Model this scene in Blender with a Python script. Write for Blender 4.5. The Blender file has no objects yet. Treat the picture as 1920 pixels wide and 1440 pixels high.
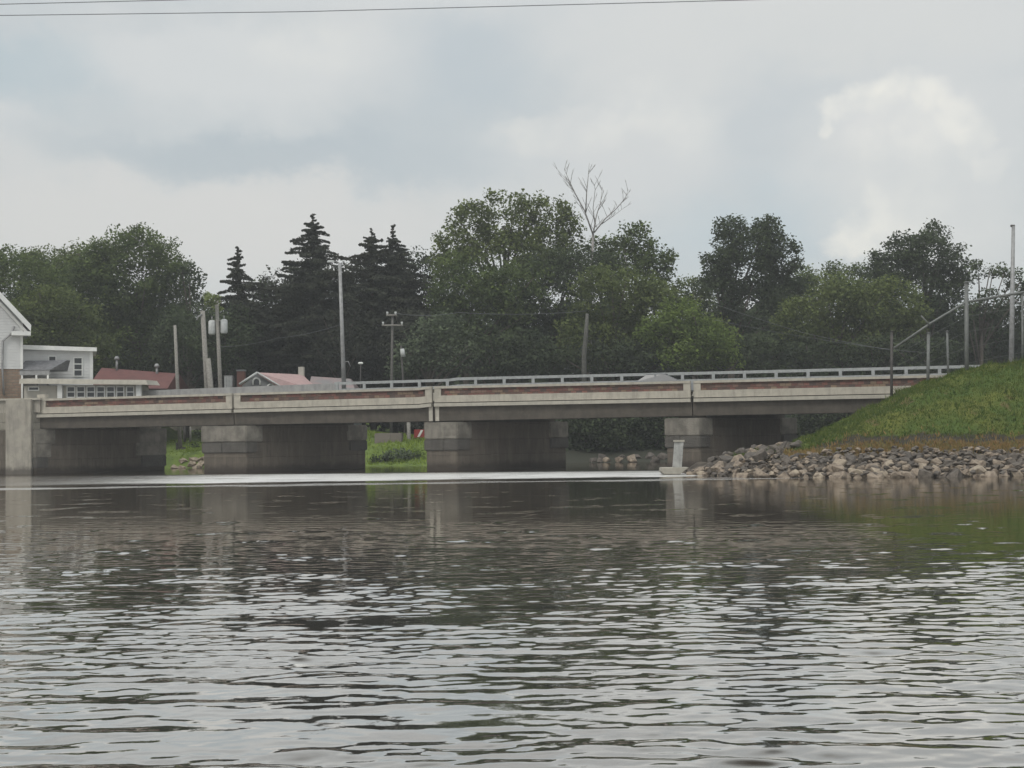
import bpy, bmesh, math, random
import numpy as np
from mathutils import Vector, Matrix
R = math.radians
random.seed(7)
rng = np.random.default_rng(11)
scene = bpy.context.scene
col = scene.collection

# ------------------------------------------------------------------ camera
F = 2638.0                                   # focal length in pixels of the 1920 wide photograph
cam_d = bpy.data.cameras.new("camera"); cam = bpy.data.objects.new("camera", cam_d); col.objects.link(cam)
cam_d.sensor_width = 36.0; cam_d.lens = F/1920*36.0
cam_d.clip_start = 0.1; cam_d.clip_end = 5000
CAM = Vector((0, 0, 2.0))
M3 = Matrix.Rotation(R(90+2.17), 3, 'X') @ Matrix.Rotation(R(-0.8), 3, 'Z')
cam.matrix_world = Matrix.Translation(CAM) @ M3.to_4x4()
scene.camera = cam

def ray(px, py):
    return (M3 @ Vector(((px-960)/F, -(py-720)/F, -1.0)))
def at(px, py, Y):
    d = ray(px, py); return CAM + d*(Y/d.y)

# ------------------------------------------------------------------ light and view
SUN_EL, SUN_AZ = 52.0, 215.0
scene.view_settings.view_transform = 'Standard'
scene.view_settings.look = 'None'
scene.view_settings.exposure = 0.0
scene.view_settings.gamma = 1.0
sd = bpy.data.lights.new("sun", 'SUN'); sd.energy = 1.25; sd.angle = R(14); sd.color = (1.0, 0.96, 0.9)
so = bpy.data.objects.new("sun", sd); col.objects.link(so)
to_sun = Vector((math.cos(R(SUN_EL))*math.sin(R(SUN_AZ)), math.cos(R(SUN_EL))*math.cos(R(SUN_AZ)), math.sin(R(SUN_EL))))
so.rotation_euler = to_sun.to_track_quat('Z', 'Y').to_euler()

# ------------------------------------------------------------------ node helpers
class NT:
    def __init__(s, tree): s.t = tree; s.n = tree.nodes; s.l = tree.links
    def new(s, kind, **kw):
        n = s.n.new(kind)
        for k, v in kw.items(): setattr(n, k, v)
        return n
    def put(s, sock, v):
        if hasattr(v, 'is_output') or isinstance(v, bpy.types.NodeSocket): s.l.new(v, sock)
        else: sock.default_value = v
    def math(s, op, a, b=0.0, c=0.0, clamp=False):
        n = s.new('ShaderNodeMath', operation=op, use_clamp=clamp)
        s.put(n.inputs[0], a); s.put(n.inputs[1], b); s.put(n.inputs[2], c); return n.outputs[0]
    def vmath(s, op, a, b=(0, 0, 0), scale=None):
        n = s.new('ShaderNodeVectorMath', operation=op)
        s.put(n.inputs[0], a); s.put(n.inputs[1], b)
        if scale is not None: s.put(n.inputs['Scale'], scale)
        return n.outputs['Value'] if op in ('LENGTH', 'DOT_PRODUCT') else n.outputs[0]
    def mix(s, f, a, b, mode='MIX'):
        n = s.new('ShaderNodeMix', data_type='RGBA', blend_type=mode)
        s.put(n.inputs[0], f); s.put(n.inputs[6], a); s.put(n.inputs[7], b); return n.outputs[2]
    def noise(s, vec, scale, detail=4, rough=0.55, dist=0.0, color=False):
        n = s.new('ShaderNodeTexNoise'); s.put(n.inputs['Vector'], vec)
        n.inputs['Scale'].default_value = scale; n.inputs['Detail'].default_value = detail
        n.inputs['Roughness'].default_value = rough; n.inputs['Distortion'].default_value = dist
        return n.outputs['Color'] if color else n.outputs['Fac']
    def ramp(s, f, a, b, lo=0.0, hi=1.0, smooth=True):
        n = s.new('ShaderNodeMapRange', interpolation_type='SMOOTHSTEP' if smooth else 'LINEAR')
        s.put(n.inputs[0], f); s.put(n.inputs[1], a); s.put(n.inputs[2], b); s.put(n.inputs[3], lo); s.put(n.inputs[4], hi)
        return n.outputs[0]

def c4(c): return (c[0], c[1], c[2], 1.0)

# ------------------------------------------------------------------ world: Nishita sky behind procedural cloud
w = bpy.data.worlds.new("World"); scene.world = w; w.use_nodes = True
nt = NT(w.node_tree); w.node_tree.nodes.clear()
sky = nt.new('ShaderNodeTexSky', sky_type='NISHITA', sun_disc=False)
sky.sun_elevation = R(SUN_EL); sky.sun_rotation = R(SUN_AZ)
sky.air_density = 1.2; sky.dust_density = 3.0
bg1 = nt.new('ShaderNodeBackground'); nt.l.new(sky.outputs[0], bg1.inputs[0]); bg1.inputs[1].default_value = 0.1
tc = nt.new('ShaderNodeTexCoord'); D = tc.outputs['Generated']
nw = nt.noise(nt.vmath('MULTIPLY', D, (1, 1, 1.5)), 9.0, 6, 0.6, color=True)
warp = nt.vmath('SCALE', nt.vmath('SUBTRACT', nw, (0.5, 0.5, 0.5)), scale=0.09)
nw2 = nt.noise(D, 34.0, 7, 0.62, color=True)
warp2 = nt.vmath('SCALE', nt.vmath('SUBTRACT', nw2, (0.5, 0.5, 0.5)), scale=0.026)
Dw = nt.vmath('ADD', nt.vmath('ADD', D, warp), warp2)
Dc = nt.vmath('ADD', nt.vmath('ADD', D, nt.vmath('SCALE', warp, scale=0.35)), nt.vmath('SCALE', warp2, scale=1.0))
def blob(px, py, rx, ry, e0=1.0, e1=0.6, vec=Dw, rot=0.0):
    """soft patch of sky round a fixed direction; rx, ry are angular sizes"""
    c = ray(px, py).normalized()
    right = Vector((c.y, -c.x, 0)).normalized(); up = right.cross(c)
    if rot:
        a = R(rot); right, up = right*math.cos(a)+up*math.sin(a), up*math.cos(a)-right*math.sin(a)
    d = nt.vmath('SUBTRACT', vec, tuple(c))
    a = nt.math('MULTIPLY', nt.vmath('DOT_PRODUCT', d, tuple(right)), F/rx)
    b = nt.math('MULTIPLY', nt.vmath('DOT_PRODUCT', d, tuple(up)), F/ry)
    l = nt.math('SQRT', nt.math('ADD', nt.math('MULTIPLY', a, a), nt.math('MULTIPLY', b, b)))
    l = nt.math('ADD', l, nt.math('MULTIPLY', nt.math('LESS_THAN', nt.vmath('DOT_PRODUCT', vec, tuple(c)), 0.0), 50.0))
    return nt.ramp(l, e1, e0, 1.0, 0.0)
big = nt.noise(nt.vmath('MULTIPLY', D, (1, 1, 2.2)), 5.0, 5, 0.55)
c = nt.mix(nt.ramp(big, 0.35, 0.65), c4((0.535, 0.57, 0.58)), c4((0.62, 0.635, 0.63)))
zc = nt.new('ShaderNodeSeparateXYZ'); nt.l.new(D, zc.inputs[0]); Z = zc.outputs[2]
# pale warm light low over the trees on the left
c = nt.mix(nt.math('MULTIPLY', blob(330, 420, 760, 130, 1.3, 0.3), 0.85), c, c4((0.66, 0.65, 0.625)))
# grey-blue bases and openings
for b_, k, cc in [((480, 285, 400, 52, 1.2, 0.3), 0.75, (0.43, 0.485, 0.515)),
                  ((50, 120, 150, 90, 1.2, 0.3), 0.75, (0.44, 0.52, 0.555)),
                  ((880, 120, 180, 120, 1.2, 0.3), 0.75, (0.475, 0.53, 0.56)),
                  ((760, 270, 240, 80, 1.2, 0.3), 0.6, (0.475, 0.525, 0.55)),
                  ((1430, 440, 220, 110, 1.3, 0.3), 0.75, (0.49, 0.565, 0.60)),
                  ((1420, 250, 150, 120, 1.3, 0.3), 0.4, (0.51, 0.555, 0.58)),
                  ((1850, 330, 200, 90, 1.3, 0.3), 0.4, (0.52, 0.565, 0.585))]:
    c = nt.mix(nt.math('MULTIPLY', blob(*b_), k), c, c4(cc))
# bright heads of cloud
for b_, k, cc in [((420, 130, 330, 105, 1.15, 0.3), 0.7, (0.635, 0.65, 0.645)),
                  ((1130, 250, 175, 70, 1.05, 0.75), 0.45, (0.64, 0.645, 0.63)),
                  ((1250, 180, 230, 90, 1.1, 0.6), 0.5, (0.63, 0.64, 0.63)),
                  ((1500, 50, 560, 110, 1.2, 0.3), 0.8, (0.655, 0.66, 0.64))]:
    c = nt.mix(nt.math('MULTIPLY', blob(*b_), k), c, c4(cc))
shade = nt.ramp(nt.noise(D, 34.0, 4, 0.5), 0.3, 0.68)
cum = nt.mix(shade, c4((0.66, 0.67, 0.655)), c4((0.84, 0.82, 0.75)))
c = nt.mix(nt.math('MULTIPLY', blob(1740, 330, 250, 220, 1.15, 0.5), 0.7), c, c4((0.645, 0.655, 0.645)))
c = nt.mix(nt.math('MULTIPLY', blob(1700, 225, 135, 72, 1.1, 0.6, Dc), 0.6), c, c4((0.70, 0.70, 0.685)))
c = nt.mix(nt.math('MULTIPLY', blob(1190, 300, 200, 120, 1.1, 0.55, Dc), 0.5), c, c4((0.625, 0.635, 0.63)))
c = nt.mix(nt.math('MULTIPLY', blob(430, 120, 300, 70, 1.1, 0.6, Dc), 0.4), c, c4((0.66, 0.67, 0.66)))
for b_, k in [((1562, 212, 34, 26), 0.7), ((1612, 190, 46, 36), 0.8), ((1675, 168, 52, 36), 0.85), ((1740, 190, 50, 38), 0.8), ((1795, 228, 42, 40), 0.65),
              ((1835, 265, 40, 40), 0.4), ((1868, 308, 34, 22), 0.4), ((1552, 255, 14, 22), 0.6),
              ((1575, 470, 44, 28), 0.7), ((1612, 442, 46, 42), 0.7), ((1650, 400, 30, 56), 0.4)]:
    c = nt.mix(nt.math('MULTIPLY', blob(*b_, 1.2, 0.5, Dc), k), c, cum)
for b_, k in [((1690, 255, 110, 60), 0.4), ((1680, 460, 80, 60), 0.4), ((1720, 400, 150, 110), 0.3), ((1215, 200, 90, 50), 0.4), ((1120, 240, 90, 40), 0.3), ((1300, 250, 60, 60), 0.3), ((1000, 260, 80, 40), 0.3), ((600, 90, 160, 50), 0.25)]:
    c = nt.mix(nt.math('MULTIPLY', blob(*b_, 1.4, 0.2, Dc), k), c, cum)
gain = nt.math('MULTIPLY', nt.ramp(Z, 0.28, 0.55, 1.15, 2.2), 1.0)
bg2 = nt.new('ShaderNodeBackground'); nt.l.new(c, bg2.inputs[0]); nt.l.new(gain, bg2.inputs[1])
mx = nt.new('ShaderNodeMixShader'); mx.inputs[0].default_value = 0.9
nt.l.new(bg1.outputs[0], mx.inputs[1]); nt.l.new(bg2.outputs[0], mx.inputs[2])
ow = nt.new('ShaderNodeOutputWorld'); nt.l.new(mx.outputs[0], ow.inputs[0])

# ------------------------------------------------------------------ tagging, mesh helpers
def tag(o, label=None, cat=None, group=None, kind=None):
    if label: o['label'] = label
    if cat: o['category'] = cat
    if group: o['group'] = group
    if kind: o['kind'] = kind
    return o
def empty(name, loc, label, cat, group=None):
    o = bpy.data.objects.new(name, None); col.objects.link(o); o.location = loc; o.empty_display_size = 0.3
    return tag(o, label, cat, group)

def mesh_np(name, V, Fc, m, smooth=False):
    """V (n,3), Fc (k,3|4) arrays"""
    V = np.ascontiguousarray(V, dtype=np.float32); Fc = np.ascontiguousarray(Fc, dtype=np.int32)
    me = bpy.data.meshes.new(name); k, s = Fc.shape
    me.vertices.add(len(V)); me.vertices.foreach_set('co', V.ravel())
    me.loops.add(k*s); me.loops.foreach_set('vertex_index', Fc.ravel())
    me.polygons.add(k); me.polygons.foreach_set('loop_start', np.arange(0, k*s, s, dtype=np.int32))
    me.polygons.foreach_set('use_smooth', np.full(k, smooth)); me.update(calc_edges=True)
    if m: me.materials.append(m)
    return me

class MB:
    """collects boxes, tubes and prisms, builds ONE mesh object with metre UVs"""
    def __init__(s): s.v = []; s.f = []; s.sm = []
    def poly(s, pts, faces, smooth=False):
        b = len(s.v); s.v += [tuple(p) for p in pts]
        for f in faces: s.f.append([b+i for i in f]); s.sm.append(smooth)
    def hexa(s, p):   # 4 bottom then 4 top, counter-clockwise
        s.poly(p, [(3, 2, 1, 0), (4, 5, 6, 7), (0, 1, 5, 4), (1, 2, 6, 5), (2, 3, 7, 6), (3, 0, 4, 7)])
    def box(s, x0, x1, y0, y1, z0, z1):
        s.hexa([(x0, y0, z0), (x1, y0, z0), (x1, y1, z0), (x0, y1, z0), (x0, y0, z1), (x1, y0, z1), (x1, y1, z1), (x0, y1, z1)])
    def prism(s, pts2, y0, y1):   # polygon in x,z extruded along y
        n = len(pts2)
        P = [(x, y0, z) for x, z in pts2] + [(x, y1, z) for x, z in pts2]
        s.poly(P, [tuple(range(n)), tuple(range(2*n-1, n-1, -1))] + [(i, i+n, (i+1) % n+n, (i+1) % n) for i in range(n)])
    def tube(s, pts, rad, n=8, cap=True):
        pts = [Vector(p) for p in pts]; rs = rad if isinstance(rad, (list, tuple)) else [rad]*len(pts)
        b = len(s.v); prev = None
        for i, p in enumerate(pts):
            d = (pts[min(i+1, len(pts)-1)] - pts[max(i-1, 0)]).normalized()
            a = prev if prev is not None else (Vector((0, 0, 1)) if abs(d.z) < 0.9 else Vector((1, 0, 0)))
            u_ = d.cross(a).normalized(); v_ = u_.cross(d).normalized(); prev = v_
            for k in range(n):
                t = 2*math.pi*k/n; s.v.append(tuple(p + (u_*math.cos(t)+v_*math.sin(t))*rs[i]))
        for i in range(len(pts)-1):
            for k in range(n):
                k2 = (k+1) % n; s.f.append([b+i*n+k, b+i*n+k2, b+(i+1)*n+k2, b+(i+1)*n+k]); s.sm.append(True)
        if cap:
            s.f.append([b+k for k in range(n)][::-1]); s.sm.append(False)
            s.f.append([b+(len(pts)-1)*n+k for k in range(n)]); s.sm.append(False)
    def build(s, name, m, parent=None, bevel=0.0):
        me = bpy.data.meshes.new(name); me.from_pydata(s.v, [], s.f); me.update()
        me.polygons.foreach_set('use_smooth', s.sm)
        bm = bmesh.new(); bm.from_mesh(me); bmesh.ops.recalc_face_normals(bm, faces=bm.faces[:])
        if bevel: bmesh.ops.bevel(bm, geom=[e for e in bm.edges if e.is_manifold and e.calc_face_angle(0) > 0.6], offset=bevel, segments=2, affect='EDGES', clamp_overlap=True)
        uv = bm.loops.layers.uv.new('uv')
        for f in bm.faces:
            n = f.normal
            if abs(n.z) > 0.75:
                for l in f.loops: l[uv].uv = (l.vert.co.x, l.vert.co.y)
            else:
                t = Vector((-n.y, n.x, 0)).normalized()
                for l in f.loops: l[uv].uv = (l.vert.co.dot(t), l.vert.co.z)
        bm.to_mesh(me); bm.free()
        me.materials.append(m)
        o = bpy.data.objects.new(name, me); col.objects.link(o)
        if parent:
            o.parent = parent; o.matrix_parent_inverse = Matrix.Translation(-parent.location) if True else None
        return o

# ------------------------------------------------------------------ materials
def mat(name, c1, c2=None, rough=0.8, scale=3.0, bump=0.0, bscale=20.0, metal=0.0, spec=0.3, detail=5, streak=0.0, coord='Object', stain=None):
    m = bpy.data.materials.new(name); m.use_nodes = True; t = NT(m.node_tree); t.n.clear()
    o = t.new('ShaderNodeOutputMaterial'); p = t.new('ShaderNodeBsdfPrincipled'); t.l.new(p.outputs[0], o.inputs[0])
    g = t.new('ShaderNodeNewGeometry').outputs['Position']
    p.inputs['Roughness'].default_value = rough; p.inputs['Metallic'].default_value = metal
    p.inputs['Specular IOR Level'].default_value = spec
    cc = c4(c1)
    if c2:
        f = t.ramp(t.noise(g, scale, detail, 0.6), 0.35, 0.68); cc = t.mix(f, c4(c1), c4(c2))
    if streak:      # rain streaks and dirt running down
        f = t.ramp(t.noise(t.vmath('MULTIPLY', g, (1.6, 1.6, 0.22)), 2.2, 5, 0.65), 0.42, 0.75)
        cc = t.mix(t.math('MULTIPLY', f, streak), cc, c4([x*0.45 for x in c1]))
        f = t.ramp(t.noise(g, 7.0, 6, 0.7), 0.55, 0.72)
        cc = t.mix(t.math('MULTIPLY', f, streak*0.7), cc, c4([x*0.6 for x in c1]))
    if stain:       # dark, damp band above the water line with an uneven edge
        z = t.new('ShaderNodeSeparateXYZ'); t.l.new(g, z.inputs[0])
        zz = t.math('ADD', z.outputs[2], t.math('MULTIPLY', t.noise(g, 1.6, 5, 0.65), 0.7))
        cc = t.mix(t.ramp(zz, 0.55, 0.95, 0.85, 0.0), cc, c4(stain))
    t.put(p.inputs['Base Color'], cc)
    if bump:
        b = t.new('ShaderNodeBump'); b.inputs['Strength'].default_value = bump; b.inputs['Distance'].default_value = 0.05
        t.put(b.inputs['Height'], t.noise(g, bscale, 6, 0.65)); t.l.new(b.outputs[0], p.inputs['Normal'])
    return m

def mat_blocks(name, c1, c2, mortar, bw, bh, msize=0.02, rough=0.85, palette=None, stain=None, bump=0.6, offset=0.5):
    m = bpy.data.materials.new(name); m.use_nodes = True; t = NT(m.node_tree); t.n.clear()
    o = t.new('ShaderNodeOutputMaterial'); p = t.new('ShaderNodeBsdfPrincipled'); t.l.new(p.outputs[0], o.inputs[0])
    p.inputs['Roughness'].default_value = rough; p.inputs['Specular IOR Level'].default_value = 0.2
    g = t.new('ShaderNodeNewGeometry').outputs['Position']
    uv = t.new('ShaderNodeUVMap').outputs[0]
    wv = t.vmath('ADD', uv, t.vmath('SCALE', t.vmath('SUBTRACT', t.noise(g, 2.0, 3, color=True), (0.5, 0.5, 0.5)), scale=bh*0.18))
    b = t.new('ShaderNodeTexBrick'); t.l.new(wv, b.inputs['Vector']); b.inputs['Scale'].default_value = 1.0
    b.inputs['Brick Width'].default_value = bw; b.inputs['Row Height'].default_value = bh; b.inputs['Mortar Size'].default_value = msize
    b.inputs['Mortar Smooth'].default_value = 0.3; b.offset = offset
    b.inputs['Color1'].default_value = (0, 0, 0, 1); b.inputs['Color2'].default_value = (1, 1, 1, 1); b.inputs['Mortar'].default_value = (0.5, 0.5, 0.5, 1)
    if palette:
        r = t.new('ShaderNodeValToRGB'); t.l.new(b.outputs['Color'], r.inputs[0]); r.color_ramp.interpolation = 'CONSTANT'
        e = r.color_ramp.elements
        while len(e) < len(palette): e.new(0.5)
        for i, q in enumerate(palette): e[i].position = i/len(palette); e[i].color = c4(q)
        cc = r.outputs[0]
    else: cc = t.mix(b.outputs['Color'], c4(c1), c4(c2))
    cc = t.mix(t.ramp(t.noise(g, 1.1, 5, 0.6), 0.4, 0.7, 0.0, 0.5), cc, t.mix(0.5, c4(c1), c4(mortar)))
    cc = t.mix(b.outputs['Fac'], cc, c4(mortar))
    f = t.ramp(t.noise(g, 9.0, 6, 0.7), 0.5, 0.75)
    cc = t.mix(t.math('MULTIPLY', f, 0.4), cc, c4([x*0.5 for x in c1]))
    if stain:
        f = t.ramp(t.noise(t.vmath('MULTIPLY', g, (2.2, 2.2, 0.25)), 1.6, 5, 0.65), 0.45, 0.7)
        cc = t.mix(t.math('MULTIPLY', f, 0.35), cc, c4([x*1.6 for x in c1])); f = t.ramp(t.noise(t.vmath('MULTIPLY', g, (1.5, 1.5, 0.3)), 2.6, 5, 0.65), 0.5, 0.72)
        cc = t.mix(t.math('MULTIPLY', f, 0.5), cc, c4([x*0.5 for x in c1]))
        z = t.new('ShaderNodeSeparateXYZ'); t.l.new(g, z.inputs[0])
        zz = t.math('ADD', z.outputs[2], t.math('MULTIPLY', t.noise(g, 1.6, 5, 0.65), 0.7))
        cc = t.mix(t.ramp(zz, 0.5, 1.0, 0.85, 0.0), cc, c4(stain))
    t.put(p.inputs['Base Color'], cc)
    bb = t.new('ShaderNodeBump'); bb.inputs['Strength'].default_value = bump; bb.inputs['Distance'].default_value = 0.05
    h = t.math('SUBTRACT', t.math('MULTIPLY', t.noise(g, 12.0, 6, 0.65), 0.7), b.outputs['Fac'])
    t.put(bb.inputs['Height'], h); t.l.new(bb.outputs[0], p.inputs['Normal'])
    return m

def mat_leaf(name, dark, light, trans=0.25):
    m = bpy.data.materials.new(name); m.use_nodes = True; t = NT(m.node_tree); t.n.clear()
    o = t.new('ShaderNodeOutputMaterial'); a = t.new('ShaderNodeAttribute'); a.attribute_name = 'tone'
    cc = t.mix(a.outputs['Fac'], c4(dark), c4(light))
    d = t.new('ShaderNodeBsdfDiffuse'); t.l.new(cc, d.inputs[0]); tr = t.new('ShaderNodeBsdfTranslucent'); t.l.new(cc, tr.inputs[0])
    mx = t.new('ShaderNodeMixShader'); mx.inputs[0].default_value = trans
    t.l.new(d.outputs[0], mx.inputs[1]); t.l.new(tr.outputs[0], mx.inputs[2]); t.l.new(mx.outputs[0], o.inputs[0])
    return m

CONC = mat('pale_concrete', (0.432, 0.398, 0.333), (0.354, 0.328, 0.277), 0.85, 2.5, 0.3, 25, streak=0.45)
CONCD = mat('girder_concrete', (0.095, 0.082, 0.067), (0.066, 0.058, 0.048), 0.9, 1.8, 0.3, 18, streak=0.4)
BUTM = mat('buttress_concrete', (0.345, 0.318, 0.268), (0.27, 0.25, 0.215), 0.9, 1.5, 0.4, 14, streak=0.6, stain=(0.08, 0.07, 0.06))
LEDGE = mat('ledge_concrete', (0.409, 0.382, 0.325), (0.347, 0.325, 0.274), 0.85, 3.0, 0.2, 25, streak=0.3)
PIERM = mat_blocks('weathered_shaded_masonry', (0.129, 0.109, 0.088), (0.105, 0.089, 0.072), (0.082, 0.069, 0.057), 2.6, 0.95, 0.02, stain=(0.043, 0.035, 0.029), bump=0.5)  # weathered stone, its colour darkened for the shade under the deck
PIERL = mat('pale_daylit_block', (0.226, 0.208, 0.176), (0.125, 0.113, 0.096), 0.9, 1.3, 0.6, 14, streak=0.5)  # pale stone, its colour lightened for daylight at the wall ends
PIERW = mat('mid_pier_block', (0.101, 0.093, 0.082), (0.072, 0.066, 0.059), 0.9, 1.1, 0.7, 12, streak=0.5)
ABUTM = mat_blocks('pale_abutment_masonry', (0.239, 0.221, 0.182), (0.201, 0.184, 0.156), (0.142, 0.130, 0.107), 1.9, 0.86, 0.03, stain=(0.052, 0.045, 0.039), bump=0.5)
PANEL = mat_blocks('red_stone_panel', (0.15, 0.07, 0.055), (0.2, 0.09, 0.07), (0.08, 0.06, 0.05), 0.34, 0.19, 0.012,
                   palette=[(0.15, 0.075, 0.062), (0.10, 0.067, 0.056), (0.21, 0.10, 0.08), (0.13, 0.09, 0.075), (0.22, 0.16, 0.11), (0.16, 0.078, 0.067), (0.085, 0.066, 0.058), (0.19, 0.12, 0.095)])
ASPH = mat('asphalt', (0.05, 0.05, 0.05), (0.07, 0.068, 0.065), 0.9, 6.0, 0.2, 60)
RAILM = mat('galvanised_rail', (0.38, 0.39, 0.385), (0.30, 0.31, 0.305), 0.6, 6.0, 0, metal=0.25)
STEEL = mat('grey_steel', (0.30, 0.30, 0.30), (0.22, 0.22, 0.215), 0.55, 4.0, metal=0.3)
STEELD = mat('dark_steel', (0.045, 0.042, 0.04), (0.07, 0.062, 0.055), 0.6, 5.0)
FENCEM = mat('fence_steel', (0.16, 0.165, 0.155), (0.12, 0.125, 0.12), 0.6, 5.0, metal=0.2)
WOODP = mat('weathered_wood_pole', (0.27, 0.255, 0.23), (0.19, 0.18, 0.16), 0.9, 8.0, 0.4, 30)
SIDING = mat('white_siding', (0.58, 0.58, 0.57), (0.52, 0.52, 0.51), 0.7, 1.5, 0.1, 10)
TRIMW = mat('white_trim', (0.70, 0.70, 0.67), (0.62, 0.62, 0.6), 0.6, 3.0)
BEIGE = mat('beige_render', (0.42, 0.40, 0.35), (0.36, 0.34, 0.30), 0.85, 2.0, 0.2, 12)
BRICKB = mat_blocks('mixed_brown_brick', (0.24, 0.17, 0.125), (0.30, 0.22, 0.16), (0.2, 0.18, 0.15), 0.42, 0.2, 0.02)
ROOFG = mat('grey_shingle', (0.11, 0.11, 0.115), (0.16, 0.16, 0.165), 0.9, 5.0, 0.4, 18)
ROOFR = mat('dark_red_roof', (0.135, 0.056, 0.05), (0.105, 0.046, 0.042), 0.75, 2.0, 0.2, 15)
ROOFP = mat('faded_pink_roof', (0.40, 0.27, 0.26), (0.33, 0.235, 0.225), 0.75, 2.0, 0.2, 15)
GREYW = mat('grey_gable', (0.20, 0.205, 0.205), (0.165, 0.17, 0.17), 0.8, 2.5, 0.1, 10)
BRICKR = mat_blocks('red_chimney_brick', (0.17, 0.075, 0.06), (0.21, 0.09, 0.07), (0.12, 0.1, 0.09), 0.22, 0.08, 0.01)
GLASS = mat('dark_window_glass', (0.02, 0.022, 0.025), None, 0.08, spec=0.6)
WHITEM = mat('white_metal', (0.48, 0.49, 0.48), (0.38, 0.39, 0.38), 0.5, 5.0)
BARK = mat('brown_bark', (0.075, 0.062, 0.05), (0.11, 0.095, 0.08), 0.95, 6.0, 0.5, 25)
BARKP = mat('pale_dead_bark', (0.27, 0.255, 0.24), (0.20, 0.19, 0.18), 0.9, 6.0, 0.4, 25)
WOODK = mat('dark_wood_pole', (0.12, 0.115, 0.105), (0.085, 0.08, 0.075), 0.9, 8.0, 0.4, 30)
CABLE = mat('dark_cable', (0.10, 0.105, 0.11), None, 0.7)

# ------------------------------------------------------------------ bridge frame
PL = at(70, 780, 94.0); PR = at(1665, 740, 80.0)
B0 = Vector((PL.x, PL.y, 0)); U = Vector((PR.x-PL.x, PR.y-PL.y, 0)).normalized(); N = Vector((-U.y, U.x, 0))
VS = Vector((math.sin(R(46)), math.cos(R(46)), 0))
def s_of(px, py=760):
    d = ray(px, py); k = (B0-CAM).dot(N)/d.dot(N); return (CAM + d*k - B0).dot(U)
def bp(s, t, z): p = B0 + U*s + N*t; return Vector((p.x, p.y, z))
S_END = s_of(1665) + 9.0
SJ = [s_of(437), s_of(812), s_of(1298)]
prof_s = [-2, 0, s_of(786), s_of(806), s_of(1300), S_END+50]; prof_z = [0.0, 0.0, 0.13, 0.2, 0.17, 0.15]
def dz(s): return float(np.interp(s, prof_s, prof_z))
def zb(s): return float(np.interp(s, [0, s_of(812), s_of(1600), S_END], [3.02, 3.07, 3.15, 3.2]))
def strip(mb, s0, s1, t0, t1, zlo, zhi, step=1.0):
    """bar along the bridge; zlo, zhi are functions of s"""
    ss = sorted(set([s0, s1] + [x for x in list(np.arange(s0, s1, step)) + prof_s if s0 < x < s1]))
    P = []; Fc = []
    for s in ss: P += [bp(s, t0, zlo(s)), bp(s, t1, zlo(s)), bp(s, t1, zhi(s)), bp(s, t0, zhi(s))]
    n = len(ss)
    for i in range(n-1):
        for k in range(4): Fc.append((i*4+k, i*4+(k+1) % 4, i*4+4+(k+1) % 4, i*4+4+k))
    Fc += [(0, 1, 2, 3), (4*n-1, 4*n-2, 4*n-3, 4*n-4)]
    mb.poly(P, Fc)
def Zc(v): return lambda s: v + dz(s)

bridge = empty('road_bridge', bp(0, 0, 0), 'long low concrete road bridge with red stone panels crossing the river on stone piers', 'bridge')
spans = [(0.0, SJ[0]), (SJ[0], SJ[1]), (SJ[1], SJ[2]), (SJ[2], S_END)]
TW = 6.3
for i, (a, b) in enumerate(spans):
    g0, g1 = a+(0.09 if i else 0), b-0.09
    pa, pb_ = g0+0.42, g1-0.42
    if i == 0: pa = g0+0.62
    mb = MB()                                                     # parapet: band, cap, end posts
    strip(mb, g0, g1, 0.0, 0.32, Zc(4.02), Zc(4.44))
    strip(mb, g0, g1, -0.03, 0.34, Zc(4.87), Zc(5.01))
    strip(mb, g0, pa, 0.0, 0.32, Zc(4.443), Zc(4.867)); strip(mb, pb_, g1, 0.0, 0.32, Zc(4.443), Zc(4.867))
    if i == 0: strip(mb, g0, g0+0.62, -0.02, 0.33, Zc(5.013), Zc(5.30))
    mb.build('parapet', CONC, bridge)
    mb = MB(); strip(mb, pa-0.01, pb_+0.01, 0.10, 0.30, Zc(4.43), Zc(4.88)); mb.build('stone_panel', PANEL, bridge)
    mb = MB(); strip(mb, g0, g1, -0.10, 0.5, Zc(3.76), Zc(3.97)); mb.build('ledge', LEDGE, bridge)
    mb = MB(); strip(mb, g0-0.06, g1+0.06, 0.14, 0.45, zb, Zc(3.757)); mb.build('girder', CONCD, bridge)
    mb = MB()
    strip(mb, g0, g1, TW-0.32, TW, Zc(3.8), Zc(4.9)); mb.build('far_parapet', CONC, bridge)
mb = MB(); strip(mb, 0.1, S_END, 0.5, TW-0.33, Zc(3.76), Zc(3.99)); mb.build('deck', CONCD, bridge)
mb = MB(); strip(mb, 0.1, S_END+1, 0.33, TW-0.34, Zc(3.994), Zc(4.12)); mb.build('road_surface', ASPH, bridge)
for tt in (1.7, 3.2, 4.7, 6.2):
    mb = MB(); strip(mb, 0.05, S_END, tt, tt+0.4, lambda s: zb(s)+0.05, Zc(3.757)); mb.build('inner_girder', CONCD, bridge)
for sx in (SJ[1]-0.30, SJ[1]+0.12):
    mb = MB(); strip(mb, sx, sx+0.24, 0.06, 0.139, zb, Zc(3.757)); mb.build('pilaster', LEDGE, bridge)
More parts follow.
